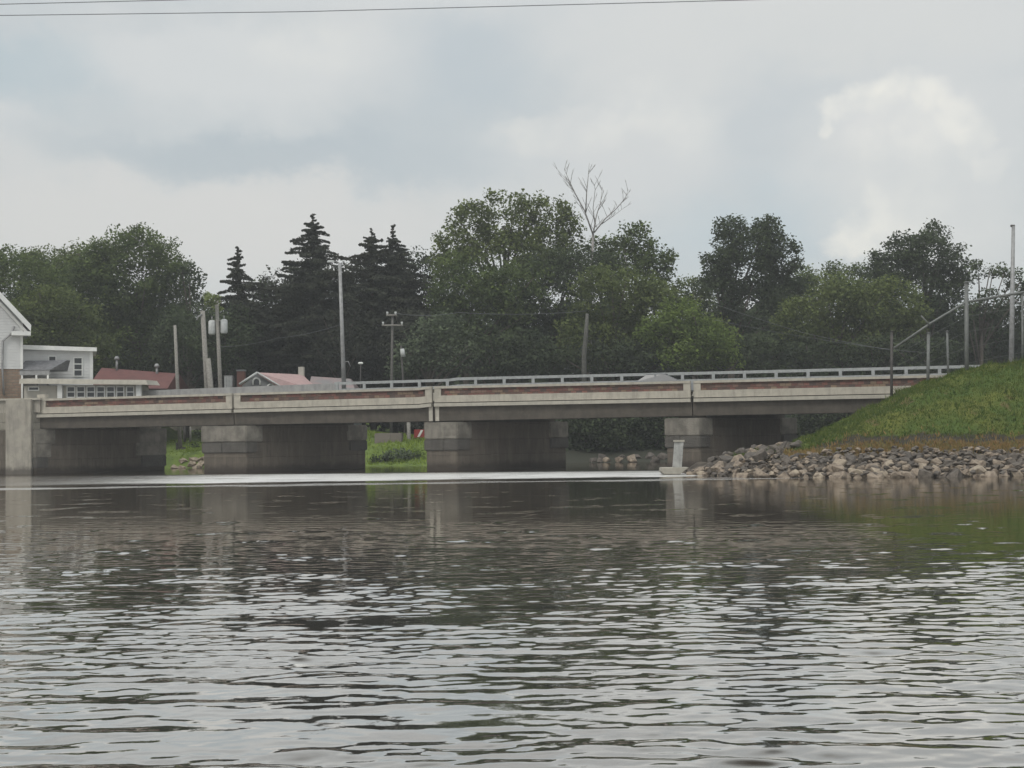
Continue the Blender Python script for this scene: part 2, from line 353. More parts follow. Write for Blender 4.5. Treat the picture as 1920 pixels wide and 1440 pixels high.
# piers: long walls set askew below the deck
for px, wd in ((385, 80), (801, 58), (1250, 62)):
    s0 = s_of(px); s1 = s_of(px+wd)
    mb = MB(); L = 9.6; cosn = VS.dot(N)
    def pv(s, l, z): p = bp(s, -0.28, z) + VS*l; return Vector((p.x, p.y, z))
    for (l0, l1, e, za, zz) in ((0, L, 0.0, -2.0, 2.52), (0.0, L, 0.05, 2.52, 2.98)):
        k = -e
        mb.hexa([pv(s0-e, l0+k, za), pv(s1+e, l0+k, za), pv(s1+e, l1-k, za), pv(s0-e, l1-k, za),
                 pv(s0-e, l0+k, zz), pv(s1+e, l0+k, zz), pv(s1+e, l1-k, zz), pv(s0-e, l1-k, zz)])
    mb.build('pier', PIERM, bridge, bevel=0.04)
    mb = MB(); mb.hexa([pv(s0+.15, 0.9, 2.983), pv(s1-.15, 0.9, 2.983), pv(s1-.15, L-0.8, 2.983), pv(s0+.15, L-0.8, 2.983), pv(s0+.15, 0.9, 3.75), pv(s1-.15, 0.9, 3.75), pv(s1-.15, L-0.8, 3.75), pv(s0+.15, L-0.8, 3.75)])
    mb.build('bearing_wall', CONCD, bridge)
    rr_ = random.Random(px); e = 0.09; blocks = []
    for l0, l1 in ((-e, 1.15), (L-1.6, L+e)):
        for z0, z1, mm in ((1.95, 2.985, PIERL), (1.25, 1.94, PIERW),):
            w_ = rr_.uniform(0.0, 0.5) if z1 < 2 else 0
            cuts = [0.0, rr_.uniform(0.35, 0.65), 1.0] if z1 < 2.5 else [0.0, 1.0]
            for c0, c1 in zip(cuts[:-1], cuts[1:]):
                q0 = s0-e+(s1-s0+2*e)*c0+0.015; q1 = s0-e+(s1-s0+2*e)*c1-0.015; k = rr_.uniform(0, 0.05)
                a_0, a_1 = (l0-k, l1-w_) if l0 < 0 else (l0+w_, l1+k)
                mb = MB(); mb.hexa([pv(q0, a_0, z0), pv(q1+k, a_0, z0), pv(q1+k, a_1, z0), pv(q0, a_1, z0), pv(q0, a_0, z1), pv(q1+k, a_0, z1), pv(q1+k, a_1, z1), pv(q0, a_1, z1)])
                mb.build('daylit_end_block', mm, bridge, bevel=0.05)  # pale stones whose upper tone also paints in daylight beyond the deck edges
mb = MB(); sA = s_of(1700, 740)
mb.hexa([bp(sA, -0.2, -2), bp(S_END+6, -0.2, -2), bp(S_END+6, TW+0.5, -2), bp(sA, TW+0.5, -2), bp(sA, -0.2, 3.1), bp(S_END+6, -0.2, 3.1), bp(S_END+6, TW+0.5, 3.1), bp(sA, TW+0.5, 3.1)])
mb.build('end_wall', PIERM, bridge)
# railing on the far kerb: posts and two rails, standing on the far parapet
rail = empty('bridge_railing', bp(s_of(650), TW, 4.9), 'grey two-rail steel railing along the far side of the bridge', 'railing')
sr0 = (bp(s_of(600), TW, 0)-B0).dot(U)
RS0 = 18.8
mb = MB(); strip(mb, RS0, S_END+3, TW-0.22, TW-0.12, Zc(5.62), Zc(5.80)); mb.build('top_rail', RAILM, rail)
mb = MB(); strip(mb, RS0, S_END+3, TW-0.22, TW-0.12, Zc(5.14), Zc(5.34)); mb.build('lower_rail', RAILM, rail)
for i, s in enumerate(np.arange(RS0+0.1, S_END+2.5, 1.95)):
    mb = MB(); strip(mb, s, s+0.2, TW-0.25, TW-0.223, Zc(4.9), Zc(5.78)); strip(mb, s+0.04, s+0.16, TW-0.22, TW-0.05, Zc(4.9), Zc(5.61))
    mb.build('post', RAILM, rail)
# pale solid wall continuing the far side of the road on the left
mb = MB(); strip(mb, 1.0, RS0-0.1, TW+0.4, TW+0.7, lambda s: 3.6, lambda s: 5.62+0.012*s)
tag(mb.build('road_wall', mat('grey_road_wall', (0.35, 0.345, 0.335), (0.28, 0.275, 0.27), 0.9, 2.0, 0.3, 15, streak=0.4)), 'plain grey wall along the far side of the road at the left end of the bridge', 'wall')

# abutment on the left: stone mass with a pilaster, its right side running back askew
ab = empty('bridge_abutment', bp(0, 0, 0), 'big pale stone retaining wall at the left end of the bridge under the white house', 'retaining wall')
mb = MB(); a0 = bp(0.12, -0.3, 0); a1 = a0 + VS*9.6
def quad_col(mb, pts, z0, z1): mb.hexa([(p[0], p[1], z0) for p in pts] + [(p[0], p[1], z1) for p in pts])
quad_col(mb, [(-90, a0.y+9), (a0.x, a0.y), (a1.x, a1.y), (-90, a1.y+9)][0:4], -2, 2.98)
mb.build('lower_wall', PIERM, ab, bevel=0.03)  # dark masonry colour holds the shade below the deck
def av(s, l, z): p = bp(s, -0.3, z) + VS*l; return Vector((p.x, p.y, z))
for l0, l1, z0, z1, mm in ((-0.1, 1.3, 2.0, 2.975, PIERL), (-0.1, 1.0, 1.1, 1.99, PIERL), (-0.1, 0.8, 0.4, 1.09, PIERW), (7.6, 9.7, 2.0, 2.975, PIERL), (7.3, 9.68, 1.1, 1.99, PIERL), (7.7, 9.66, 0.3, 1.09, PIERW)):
    mb = MB(); mb.hexa([av(-0.7, l0, z0), av(0.2, l0, z0), av(0.2, l1, z0), av(-0.7, l1, z0), av(-0.7, l0, z1), av(0.2, l0, z1), av(0.2, l1, z1), av(-0.7, l1, z1)]); mb.build('daylit_end_block', mm, ab, bevel=0.04)  # paler colour paints daylight onto both ends of the abutment side
mb = MB(); a4 = bp(-0.62, -0.36, 0)
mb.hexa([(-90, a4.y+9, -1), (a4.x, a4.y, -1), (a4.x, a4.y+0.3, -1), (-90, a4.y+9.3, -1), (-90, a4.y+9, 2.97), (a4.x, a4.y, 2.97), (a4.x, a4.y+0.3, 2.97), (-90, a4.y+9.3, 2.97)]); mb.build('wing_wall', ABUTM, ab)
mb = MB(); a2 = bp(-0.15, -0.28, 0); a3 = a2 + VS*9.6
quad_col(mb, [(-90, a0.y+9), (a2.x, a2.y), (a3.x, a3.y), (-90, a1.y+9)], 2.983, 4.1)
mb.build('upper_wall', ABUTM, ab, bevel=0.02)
dW = Vector((a0.x+90, a0.y-(a0.y+9), 0)).normalized(); nW = Vector((-dW.y, dW.x, 0))
def wp(px, off, z):   # point on the wing wall's face
    d = ray(px, 790); b0 = Vector((a2.x, a2.y, 0)); k = (b0-CAM).dot(nW)/d.dot(nW); p = CAM + d*k + nW*off; return (p.x, p.y, z)
mb = MB()
mb.hexa([wp(-600, 0.05, 4.103), wp(74, 0.05, 4.103), wp(74, 0.5, 4.103), wp(-600, 0.5, 4.103), wp(-600, 0.05, 4.93), wp(74, 0.05, 4.93), wp(74, 0.5, 4.93), wp(-600, 0.5, 4.93)])
mb.build('upper_parapet', BUTM, ab)
mb = MB()
mb.hexa([wp(14, -0.28, -0.5), wp(62, -0.28, -0.5), wp(62, 0.04, -0.5), wp(14, 0.04, -0.5), wp(14, -0.28, 4.98), wp(62, -0.28, 4.98), wp(62, 0.04, 4.98), wp(14, 0.04, 4.98)])
mb.build('buttress', BUTM, ab, bevel=0.03)
mb = MB()
mb.hexa([wp(-600, -0.12, 4.933), wp(76, -0.12, 4.933), wp(76, 0.55, 4.933), wp(-600, 0.55, 4.933), wp(-600, -0.12, 5.06), wp(76, -0.12, 5.06), wp(76, 0.55, 5.06), wp(-600, 0.55, 5.06)])
mb.build('coping', LEDGE, ab)

# ------------------------------------------------------------------ water
def tile(n, size, lam0, spread, seed, lmin, pw=4.0):
    """periodic random-phase height field, unit rms slope; crests lie mostly along x"""
    r = np.random.default_rng(seed)
    k = np.fft.fftfreq(n, d=size/n)*2*np.pi; kx, ky = np.meshgrid(k, k, indexing='xy')
    kk = np.hypot(kx, ky); kk[0, 0] = 1e9
    ang = np.arctan2(np.abs(kx), np.abs(ky))
    k0 = 2*np.pi/lam0
    S = np.exp(-1.1*(k0/kk)**4) * kk**(-pw) * np.exp(-(ang/spread)**2) * np.exp(-(kk*lmin/(2*np.pi))**2)
    S[0, 0] = 0
    A = np.sqrt(S)*(r.normal(size=(n, n))+1j*r.normal(size=(n, n)))
    h = np.real(np.fft.ifft2(A)); gy = (np.roll(h, -1, 0)-h)/(size/n)
    return (h/np.std(gy)).astype(np.float64)
def sample(T, size, X, Y):
    n = T.shape[0]; u_ = (X/size % 1)*n; v_ = (Y/size % 1)*n
    i = np.floor(u_).astype(int); j = np.floor(v_).astype(int); fu = u_-i; fv = v_-j
    i %= n; j %= n; i2 = (i+1) % n; j2 = (j+1) % n
    return (T[j, i]*(1-fu)+T[j, i2]*fu)*(1-fv)+(T[j2, i]*(1-fu)+T[j2, i2]*fu)*fv
def sstep(x, a, b): t = np.clip((x-a)/(b-a), 0, 1); return t*t*(3-2*t)
ys = [6.0]
while ys[-1] < 62: ys.append(ys[-1] + min(0.11, max(0.026, ys[-1]**2*0.6/(2*F)*1.6)))
while ys[-1] < 125: ys.append(ys[-1] + 0.16)
ys = np.array(ys); ts = np.linspace(-1, 1, 1000)
YY, TT = np.meshgrid(ys, ts, indexing='ij'); XX = TT*(YY*0.43+7.0)
T1 = tile(1024, 31.0, 0.58, 0.60, 3, 0.13); T2 = tile(1024, 19.3, 0.30, 0.8, 5, 0.08); T3 = tile(512, 120.0, 9.0, 1.5, 8, 2.0); T4 = tile(1024, 47.0, 1.05, 0.40, 9, 0.28)
env = sample(T3, 120.0, XX, YY*1.7); env = env/np.std(env)
pv_ = sample(T3, 55.0, XX*0.7+7, YY*1.4+3); pv_ /= np.std(pv_)
patch = np.clip(1+0.38*env+0.34*pv_, 0.12, 2.3)
far = 1-sstep(YY+env*2.2+XX*0.22, 17, 39)
near = 1-sstep(YY, 9, 20)
sl = 0.008 + far*(0.056+0.004*near)*patch
env2 = sample(T3, 40.0, XX+40, YY*0.9+11); env2 /= np.std(env2)
spark = np.clip((env2-0.9)/0.7, 0, 1)*(1-sstep(YY, 52, 62))
sl = sl + 0.075*spark*np.clip((YY-12)/10, 0, 1)
a_ = 0.25*XX/ np.maximum(YY, 1)
H = sl*(0.70*sample(T1, 31.0, XX, YY)+(0.62-0.34*near)*sample(T2, 19.3, XX*0.96+YY*0.28, YY*0.96-XX*0.28)+(0.22+0.36*near)*sample(T4, 47.0, XX*0.98-YY*0.17, YY*0.98+XX*0.17))
H = H.clip(-0.11, 0.13)
nr, nc = XX.shape
V = np.stack([XX, YY, H], -1).reshape(-1, 3)
idx = np.arange(nr*nc).reshape(nr, nc)
Fq = np.stack([idx[:-1, :-1], idx[:-1, 1:], idx[1:, 1:], idx[1:, :-1]], -1).reshape(-1, 4)
b = len(V)
V = np.vstack([V, [[-700, -200, -0.14], [700, -200, -0.14], [700, 126, -0.14], [-700, 126, -0.14]]])
Fq = np.vstack([Fq, [[b, b+1, b+2, b+3]]])
m = bpy.data.materials.new('river_water'); m.use_nodes = True; t = NT(m.node_tree); t.n.clear()
o = t.new('ShaderNodeOutputMaterial'); g = t.new('ShaderNodeNewGeometry').outputs['Position']
sp = t.new('ShaderNodeSeparateXYZ'); t.l.new(g, sp.inputs[0])
yj = t.math('ADD', sp.outputs[1], t.math('MULTIPLY', t.math('SUBTRACT', t.noise(t.vmath('MULTIPLY', g, (0.5, 1.5, 1)), 0.35, 4), 0.5), 7.0))
wind = t.math('MULTIPLY', t.ramp(yj, 66.5, 69.5), t.ramp(t.math('ADD', sp.outputs[1], t.math('MULTIPLY', sp.outputs[0], 0.2)), 79, 84, 1, 0))
wind = t.math('MULTIPLY', wind, t.ramp(sp.outputs[0], -27, -12, 0.25, 1.0))
thin = t.math('MULTIPLY', t.ramp(yj, 61.5, 63.0), t.ramp(yj, 63.6, 65.2, 1, 0))
wind = t.math('MAXIMUM', wind, t.math('MULTIPLY', thin, 0.5))
wind = t.math('MULTIPLY', wind, t.ramp(t.noise(t.vmath('MULTIPLY', g, (0.22, 1.6, 1)), 1.0, 6, 0.75), 0.36, 0.54, 0.42, 1.0))
dif = t.new('ShaderNodeBsdfDiffuse'); dif.inputs[0].default_value = (0.026, 0.021, 0.015, 1)
gl = t.new('ShaderNodeBsdfGlossy'); gl.inputs[0].default_value = (0.97, 0.95, 0.92, 1)
t.put(gl.inputs['Roughness'], t.math('ADD', t.ramp(sp.outputs[1], 24, 42, 0.008, 0.07), t.math('MULTIPLY', wind, 0.40)))
bu = t.new('ShaderNodeBump'); bu.inputs['Distance'].default_value = 0.02
t.put(bu.inputs['Strength'], t.math('ADD', 0.03, t.math('MULTIPLY', wind, 0.9)))
t.put(bu.inputs['Height'], t.noise(t.vmath('MULTIPLY', g, (1, 1.6, 1)), 7.0, 3, 0.6))
t.l.new(bu.outputs[0], gl.inputs['Normal'])
fr = t.new('ShaderNodeLayerWeight'); fr.inputs[0].default_value = 0.5; t.l.new(bu.outputs[0], fr.inputs['Normal'])
mx = t.new('ShaderNodeMixShader'); t.put(mx.inputs[0], t.ramp(fr.outputs['Facing'], 0.50, 0.88, 0.012, 0.86))
t.l.new(dif.outputs[0], mx.inputs[1]); t.l.new(gl.outputs[0], mx.inputs[2]); t.l.new(mx.outputs[0], o.inputs[0])
wo = bpy.data.objects.new('water', mesh_np('water', V, Fq, m, True)); col.objects.link(wo); tag(wo, kind='structure')

# ------------------------------------------------------------------ ground behind the river
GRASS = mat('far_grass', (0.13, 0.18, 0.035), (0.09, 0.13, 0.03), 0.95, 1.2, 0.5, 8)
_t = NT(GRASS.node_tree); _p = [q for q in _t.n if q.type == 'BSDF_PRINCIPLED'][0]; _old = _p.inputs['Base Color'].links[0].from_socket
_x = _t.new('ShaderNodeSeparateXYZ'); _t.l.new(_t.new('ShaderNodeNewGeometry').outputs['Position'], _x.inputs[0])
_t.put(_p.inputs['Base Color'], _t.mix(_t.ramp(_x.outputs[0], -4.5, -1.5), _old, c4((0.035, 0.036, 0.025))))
gx = np.concatenate([[-1500, -700, -300], np.arange(-150, 151, 1.5), [300, 700, 1500]])
gy = np.concatenate([np.arange(98, 150, 0.75), [160, 180, 220, 300, 500, 1000, 2500]])
GX, GY = np.meshgrid(gx, gy, indexing='xy')
def ground_h(x, y):
    x = np.asarray(x, float); y = np.asarray(y, float)
    sh = 105.5 + 1.2*np.sin(x*0.21)+0.8*np.sin(x*0.47+1)
    top = np.interp(x, [-60, -24, -17, -8, 4, 30, 60], [4.0, 3.9, 3.2, 1.9, 1.3, 1.6, 2.2])
    d = y-sh
    h = np.where(d < 0, d*0.5, top*sstep(d, 0, 7.5)+np.clip(d-7, 0, 40)*0.02)
    h2 = np.where(d < 0, d*0.5, 1.25*sstep(d, -0.2, 2.4)+0.75*sstep(d, 4, 9)+1.3*sstep(d, 9, 24))
    wv = sstep(x, -31, -29)*(1-sstep(x, -19, -16)); h = h*(1-wv)+h2*wv
    h = h + 0.12*np.sin(x*1.3+y*0.7)*sstep(d, 0, 3)
    return np.maximum(h, -2.0)
GZ = ground_h(GX, GY); nr, nc = GX.shape
idx = np.arange(nr*nc).reshape(nr, nc)
Fq = np.stack([idx[:-1, :-1], idx[:-1, 1:], idx[1:, 1:], idx[1:, :-1]], -1).reshape(-1, 4)
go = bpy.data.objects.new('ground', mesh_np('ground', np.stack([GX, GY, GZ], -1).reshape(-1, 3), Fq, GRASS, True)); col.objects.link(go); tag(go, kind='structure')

# ------------------------------------------------------------------ right bank: rock toe, dry strip, grass mound
SHX = [2, 8.2, 8.8, 9.8, 11.2, 15, 22, 30, 90]; SHY = [90, 74, 70.6, 67.2, 64.6, 62.2, 61.4, 61, 57]
RX_ = [2, 8.4, 9.2, 11.5, 14.3, 17.5, 19.7, 21.3, 23.7, 26.2, 30, 90]; RZ_ = [-1.6, -0.4, 0.35, 0.85, 1.30, 2.7, 3.75, 4.42, 5.18, 5.5, 5.9, 6.5]
def bank_h(x, y):
    x = np.asarray(x, float); y = np.asarray(y, float)
    d = y - np.interp(x, SHX, SHY); zr = np.interp(x, RX_, RZ_)
    prof = np.interp(d, [-6, 0, 1.5, 3.0, 4.3, 4.75, 6.5, 9.0, 11.0], [-2.2, -0.05, 0.52, 1.0, 1.42, 1.92, 3.2, 4.9, 6.2])
    h = -np.log(np.exp(-3*prof)+np.exp(-3*zr))/3
    back = np.interp(x, [10, 21.5, 25, 28], [1.0, 1.0, 0.35, 0.2])
    h = h - back*np.clip(y-74.0, 0, 9)*0.9
    n = 0.07*np.sin(x*2.1+y*1.3)+0.06*np.sin(x*3.7-y*2.2+1)+0.05*np.sin(x*0.9+y*3.1)
    return np.maximum(h + n*sstep(d, 3, 5), -2.2)
bx = np.concatenate([np.arange(4, 34, 0.22), np.arange(34, 91, 3.0)]); by = np.concatenate([np.arange(56, 78, 0.2), np.arange(78, 112, 2.0)])
BX, BY = np.meshgrid(bx, by, indexing='xy'); BZ = bank_h(BX, BY); nr, nc = BX.shape
idx = np.arange(nr*nc).reshape(nr, nc)
Fq = np.stack([idx[:-1, :-1], idx[:-1, 1:], idx[1:, 1:], idx[1:, :-1]], -1).reshape(-1, 4)
m = bpy.data.materials.new('bank_soil_and_turf'); m.use_nodes = True; t = NT(m.node_tree); t.n.clear()
o = t.new('ShaderNodeOutputMaterial'); p = t.new('ShaderNodeBsdfPrincipled'); t.l.new(p.outputs[0], o.inputs[0])
p.inputs['Roughness'].default_value = 0.95; p.inputs['Specular IOR Level'].default_value = 0.1
g = t.new('ShaderNodeNewGeometry').outputs['Position']; a = t.new('ShaderNodeAttribute'); a.attribute_name = 'zone'
soil = t.mix(t.ramp(t.noise(g, 2.0, 5), 0.35, 0.65), c4((0.06, 0.05, 0.042)), c4((0.10, 0.085, 0.068)))
dry = t.mix(t.ramp(t.noise(g, 1.1, 5), 0.35, 0.65), c4((0.12, 0.115, 0.06)), c4((0.19, 0.125, 0.07)))
dry = t.mix(t.ramp(t.noise(g, 0.8, 4), 0.48, 0.6), dry, c4((0.075, 0.068, 0.055)))
turf = t.mix(t.ramp(t.noise(g, 0.5, 6, 0.6), 0.38, 0.62), c4((0.070, 0.105, 0.026)), c4((0.12, 0.132, 0.032)))
turf = t.mix(t.ramp(t.noise(g, 0.9, 4, 0.6), 0.60, 0.68, 0, 0.7), turf, c4((0.15, 0.095, 0.055)))
turf = t.mix(t.ramp(t.noise(g, 3.0, 6, 0.7), 0.45, 0.75, 0, 0.6), turf, c4((0.05, 0.085, 0.025)))
zn = t.math('ADD', a.outputs['Fac'], t.math('MULTIPLY', t.math('SUBTRACT', t.noise(g, 1.4, 5, 0.65), 0.5), 1.6))
cc = t.mix(t.ramp(zn, 2.7, 3.1), soil, dry); cc = t.mix(t.ramp(zn, 4.1, 4.3), cc, c4((0.05, 0.045, 0.035))); cc = t.mix(t.ramp(zn, 5.1, 5.4), cc, turf)  # dark band between dry strip and turf paints in the scarp's shade
t.put(p.inputs['Base Color'], cc)
bb = t.new('ShaderNodeBump'); bb.inputs['Strength'].default_value = 0.7; bb.inputs['Distance'].default_value = 0.12
t.put(bb.inputs['Height'], t.noise(g, 6.0, 7, 0.7)); t.l.new(bb.outputs[0], p.inputs['Normal'])
me = mesh_np('river_bank', np.stack([BX, BY, BZ], -1).reshape(-1, 3), Fq, m, True)
zone = (BY - np.interp(BX, SHX, SHY)); zone = np.where(zone > 3.2, zone + (np.clip(BZ-1.3, -0.5, 0.6)), zone); zone = np.where((BX < 10.8) | (BY > 74.5), np.minimum(zone, 1.8), zone)
at_ = me.attributes.new('zone', 'FLOAT', 'POINT'); at_.data.foreach_set('value', zone.astype(np.float32).ravel())
bo = bpy.data.objects.new('river_bank', me); col.objects.link(bo); tag(bo, kind='structure')

# grass blades: many little upright triangles, one object
def blades(name, xs, ys_, zs, h, wd, tone, m, lean=0.4):
    n = len(xs); a = rng.uniform(0, 2*np.pi, n); dx = np.cos(a)*wd; dy = np.sin(a)*wd
    lx = rng.normal(0, lean, n)*h; ly = rng.normal(0, lean, n)*h
    P = np.stack([np.stack([xs-dx, ys_-dy, zs-0.03], -1), np.stack([xs+dx, ys_+dy, zs-0.03], -1), np.stack([xs+lx, ys_+ly, zs+h], -1)], 1).reshape(-1, 3)
    me = mesh_np(name, P, np.arange(3*n).reshape(n, 3), m)
    q = me.attributes.new('tone', 'FLOAT', 'FACE'); q.data.foreach_set('value', tone.astype(np.float32))
    ob = bpy.data.objects.new(name, me); col.objects.link(ob); return ob
n = 90000; xs = rng.uniform(11, 33, n); yy = rng.uniform(64, 76, n); d = yy-np.interp(xs, SHX, SHY); zz = bank_h(xs, yy)
k = (d > 4.6) & (zz > 0.6); xs, yy, zz = xs[k], yy[k], zz[k]
cl = sample(T3, 60.0, xs*5, yy*5); cl /= np.std(cl)
tone = np.clip(0.45+0.22*cl+0.22*sample(T3, 33.0, xs*9, yy*14)/np.std(T3)+rng.normal(0, 0.18, len(xs)), 0, 1)
tag(blades('grass', xs, yy, zz, rng.uniform(0.03, 0.10, len(xs))*(1+np.clip(sample(T3, 25.0, xs*4, yy*4)/np.std(T3)-0.6, 0, 2)*1.6), 0.03, tone, mat_leaf('grass_blade', (0.055, 0.092, 0.022), (0.125, 0.145, 0.038))), 'short green grass covering the mound at the right end of the bridge', 'grass', kind='stuff')
n = 16000; xs = rng.uniform(13.0, 30, n); d = 3.75+rng.normal(0, 0.42, n); yy = d+np.interp(xs, SHX, SHY); zz = bank_h(xs, yy)
cl = sample(T3, 60.0, xs*6, yy*9); cl /= np.std(cl); k = (zz > 0.5) & (cl+0.8*rng.normal(size=n) > 0.1)
xs, yy, zz, cl = xs[k], yy[k], zz[k], cl[k]
tag(blades('dry_grass', xs, yy, zz, rng.uniform(0.08, 0.26, len(xs)), 0.035, np.clip(0.5+0.35*cl+rng.normal(0, 0.25, len(xs)), 0, 1), mat_leaf('dry_blade', (0.16, 0.165, 0.06), (0.28, 0.18, 0.08))), 'rusty orange and olive weeds growing between the rocks and the green slope', 'weeds', kind='stuff')
# green bank seen under the second arch, and grass far left
n = 26000; xs = rng.uniform(-40, 3, n); yy = rng.uniform(102.5, 118, n); zz = ground_h(xs, yy)
k = (zz > 0.05) & ((xs > -19) | (yy > 108.2)) & ((xs > -19) | (yy < 117)); xs, yy, zz = xs[k], yy[k], zz[k]
tag(blades('bank_grass', xs, yy, zz, rng.uniform(0.10, 0.3, len(xs))*np.where(xs < -19, 0.45, 1.0), 0.06, rng.uniform(0, 1, len(xs)), mat_leaf('bank_blade', (0.14, 0.20, 0.035), (0.30, 0.38, 0.07), 0.4)), 'bright green grass on the far bank seen under the bridge', 'grass', kind='stuff')

# ------------------------------------------------------------------ rocks
ROCKM = []
for nm, c1, c2 in (('grey_rock', (0.13, 0.112, 0.094), (0.072, 0.06, 0.05)), ('brown_rock', (0.27, 0.22, 0.168), (0.14, 0.11, 0.085)), ('dark_rock', (0.08, 0.07, 0.062), (0.12, 0.105, 0.09)), ('tan_rock', (0.34, 0.285, 0.215), (0.21, 0.17, 0.13))):
    ROCKM.append(mat(nm, c1, c2, 0.92, 5.0, 0.7, 14))
rock_me = []
for i in range(16):
    bm = bmesh.new(); r = random.Random(100+i)
    for k in range(15):
        v = Vector((r.gauss(0, 1), r.gauss(0, 1), r.gauss(0, 1))).normalized(); v *= r.uniform(0.8, 1.1)
        bm.verts.new((v.x*r.choice((0.85, 1.15)), v.y*0.85, v.z*0.7))
    res = bmesh.ops.convex_hull(bm, input=bm.verts[:])
    bmesh.ops.delete(bm, geom=[g_ for g_ in set(res['geom_interior']) if isinstance(g_, bmesh.types.BMVert)], context='VERTS')
    bmesh.ops.bevel(bm, geom=bm.edges[:], offset=0.03, segments=1, affect='EDGES')
    me = bpy.data.meshes.new('rock'); bm.to_mesh(me); bm.free(); me.materials.append(ROCKM[[0, 1, 2, 1, 0, 3, 2, 1][i % 8]]); rock_me.append(me)
LAST = [None]
def rock(x, y, z, s, variants, label, group):
    o = bpy.data.objects.new('rock', random.choice(variants)); col.objects.link(o)
    o.location = (x, y, z); o.scale = (s*random.uniform(0.85, 1.3), s*random.uniform(0.8, 1.1), s*random.uniform(0.75, 1.1))
    o.rotation_euler = (random.uniform(-0.4, 0.4), random.uniform(-0.4, 0.4), random.uniform(0, 6.28))
    tag(o, label, 'rock', group); LAST[0] = o; return o
low = [rock_me[i] for i in (1, 3, 5, 7, 9, 11, 13, 15, 4)]; high = [rock_me[i] for i in (0, 2, 4, 6, 8, 10, 12, 14, 1, 7, 3)]
CN = {'grey_rock': 'grey', 'brown_rock': 'brown', 'dark_rock': 'dark', 'tan_rock': 'pale tan'}
ROWN = ['half in the water', 'just above the water line', 'low on the bank', 'halfway up the rocks', 'in the upper rock slope', 'at the top of the rocks', 'beside the rusty weeds']
PLX = [10.2, 12.0, 14.5, 17.0, 19.5, 21.8]; PLN = ['next to the gauge post', 'left of the mound tip', 'below the mound tip', 'below the left part of the mound', 'below the dark fence post', 'below the tall fence post', 'below the light mast']
n_r = 0; rows = [(-0.05, 0.35), (0.42, 0.34), (0.88, 0.33), (1.35, 0.31), (1.85, 0.29), (2.35, 0.26), (2.85, 0.22)]
for ri, (d0, s0) in enumerate(rows):
    x = 8.9 + 0.1*ri
    while x < 23.8 and n_r < 292:
        xx = x + random.uniform(-0.12, 0.12); d = d0 + random.uniform(-0.15, 0.15)
        yy = float(np.interp(xx, SHX, SHY)) + d; s = s0*random.choice((random.uniform(0.6, 1.1), random.uniform(0.9, 1.6)))
        z = float(bank_h(xx, yy)) + s*0.18
        if xx < 9.6 and ri > 3: x += 0.4; continue
        rock(xx, yy, max(z, 0.02), s, low if ri < 3 + (random.random() < 0.4) else high,
             None, 'riprap rocks on the right bank'); n_r += 1
        ob = bpy.data.objects[-1] if False else LAST[0]
        ob['label'] = '%s rock %s, %s' % (CN[ob.data.materials[0].name], ROWN[ri], PLN[int(np.searchsorted(PLX, xx))])
        x += s*1.45 if ri < 6 else s*2.6
# smaller rubble wedged between the counted rocks
RV, RF = [], []; nb_ = 0
tri = [bm_ for bm_ in rock_me]
src = []
for me in rock_me[:6]:
    me.calc_loop_triangles(); src.append((np.array([v.co[:] for v in me.vertices]), np.array([t_.vertices[:] for t_ in me.loop_triangles])))
for k in range(600):
    xx = random.uniform(8.8, 25); d = random.uniform(-0.1, 3.3); yy = float(np.interp(xx, SHX, SHY))+d
    if xx < 11 and d > 1.5: continue
    v, f_ = random.choice(src); a = random.uniform(0, 6.28); s_ = random.uniform(0.09, 0.2); ca, sa = math.cos(a), math.sin(a)
    P = v*np.array([s_*1.2, s_, s_*0.85]); P = np.stack([P[:, 0]*ca-P[:, 1]*sa, P[:, 0]*sa+P[:, 1]*ca, P[:, 2]], -1)+np.array([xx, yy, max(float(bank_h(xx, yy)), 0)+s_*0.5+random.uniform(0, 0.16)])
    RV.append(P); RF.append(f_+nb_); nb_ += len(v)
rm = mesh_np('rubble', np.vstack(RV), np.vstack(RF), ROCKM[2]); rm.materials.append(ROCKM[0]); rm.materials.append(ROCKM[1])
rm.polygons.foreach_set('material_index', np.concatenate([np.full(len(f_), random.choice((0, 1, 1, 2, 2)), dtype=np.int32) for f_ in RF]))
ro = bpy.data.objects.new('rubble', rm); col.objects.link(ro)
tag(ro, 'small brown rubble packed between the larger rocks of the right bank', 'rubble', kind='stuff')
# the grey pile under the last span and its pointed rock
o = rock(*at(1427, 850, 66.5), 0.62, [rock_me[0]], 'tall pointed grey rock standing above the riprap under the bridge', None); o.scale = (0.42, 0.4, 0.62); o.rotation_euler = (0.1, 0.2, 0.5); o.location.z -= 0.15
for i in range(44):
    px = random.uniform(1330, 1500); Y = random.uniform(67, 73.5); x = at(px, 860, Y).x; base = float(bank_h(x, Y))
    if base < 0.1: continue
    rock(x, Y, base+0.12, random.uniform(0.28, 0.5), high, 'dark grey rock heaped under the last span, %s, %s' % (('at the left end', 'left of the middle', 'right of the middle', 'beside the green tip')[min(3, int((px-1330)/43))], ('in front', 'halfway back', 'at the back')[min(2, int((Y-67)/2.2))]), 'grey rocks heaped under the last span')
for i in range(30):
    px = random.uniform(326, 386); Y = 107 + (i % 5)*0.55 - 1.0; x = at(px, 860, Y).x
    rock(x, Y, float(ground_h(x, Y))+0.1, random.uniform(0.3, 0.5), [rock_me[i_] for i_ in (5, 13, 1)], 'pale rock on the far shore seen under the first span', 'pale rocks on the far shore')
for i in range(16):
    px = random.uniform(1100, 1246); Y = random.uniform(106.0, 108.5); x = at(px, 860, Y).x
    rock(x, Y, float(ground_h(x, Y))+0.1, random.uniform(0.3, 0.6), high, 'dark rock on the far shore seen under the third span', 'dark rocks on the far shore')

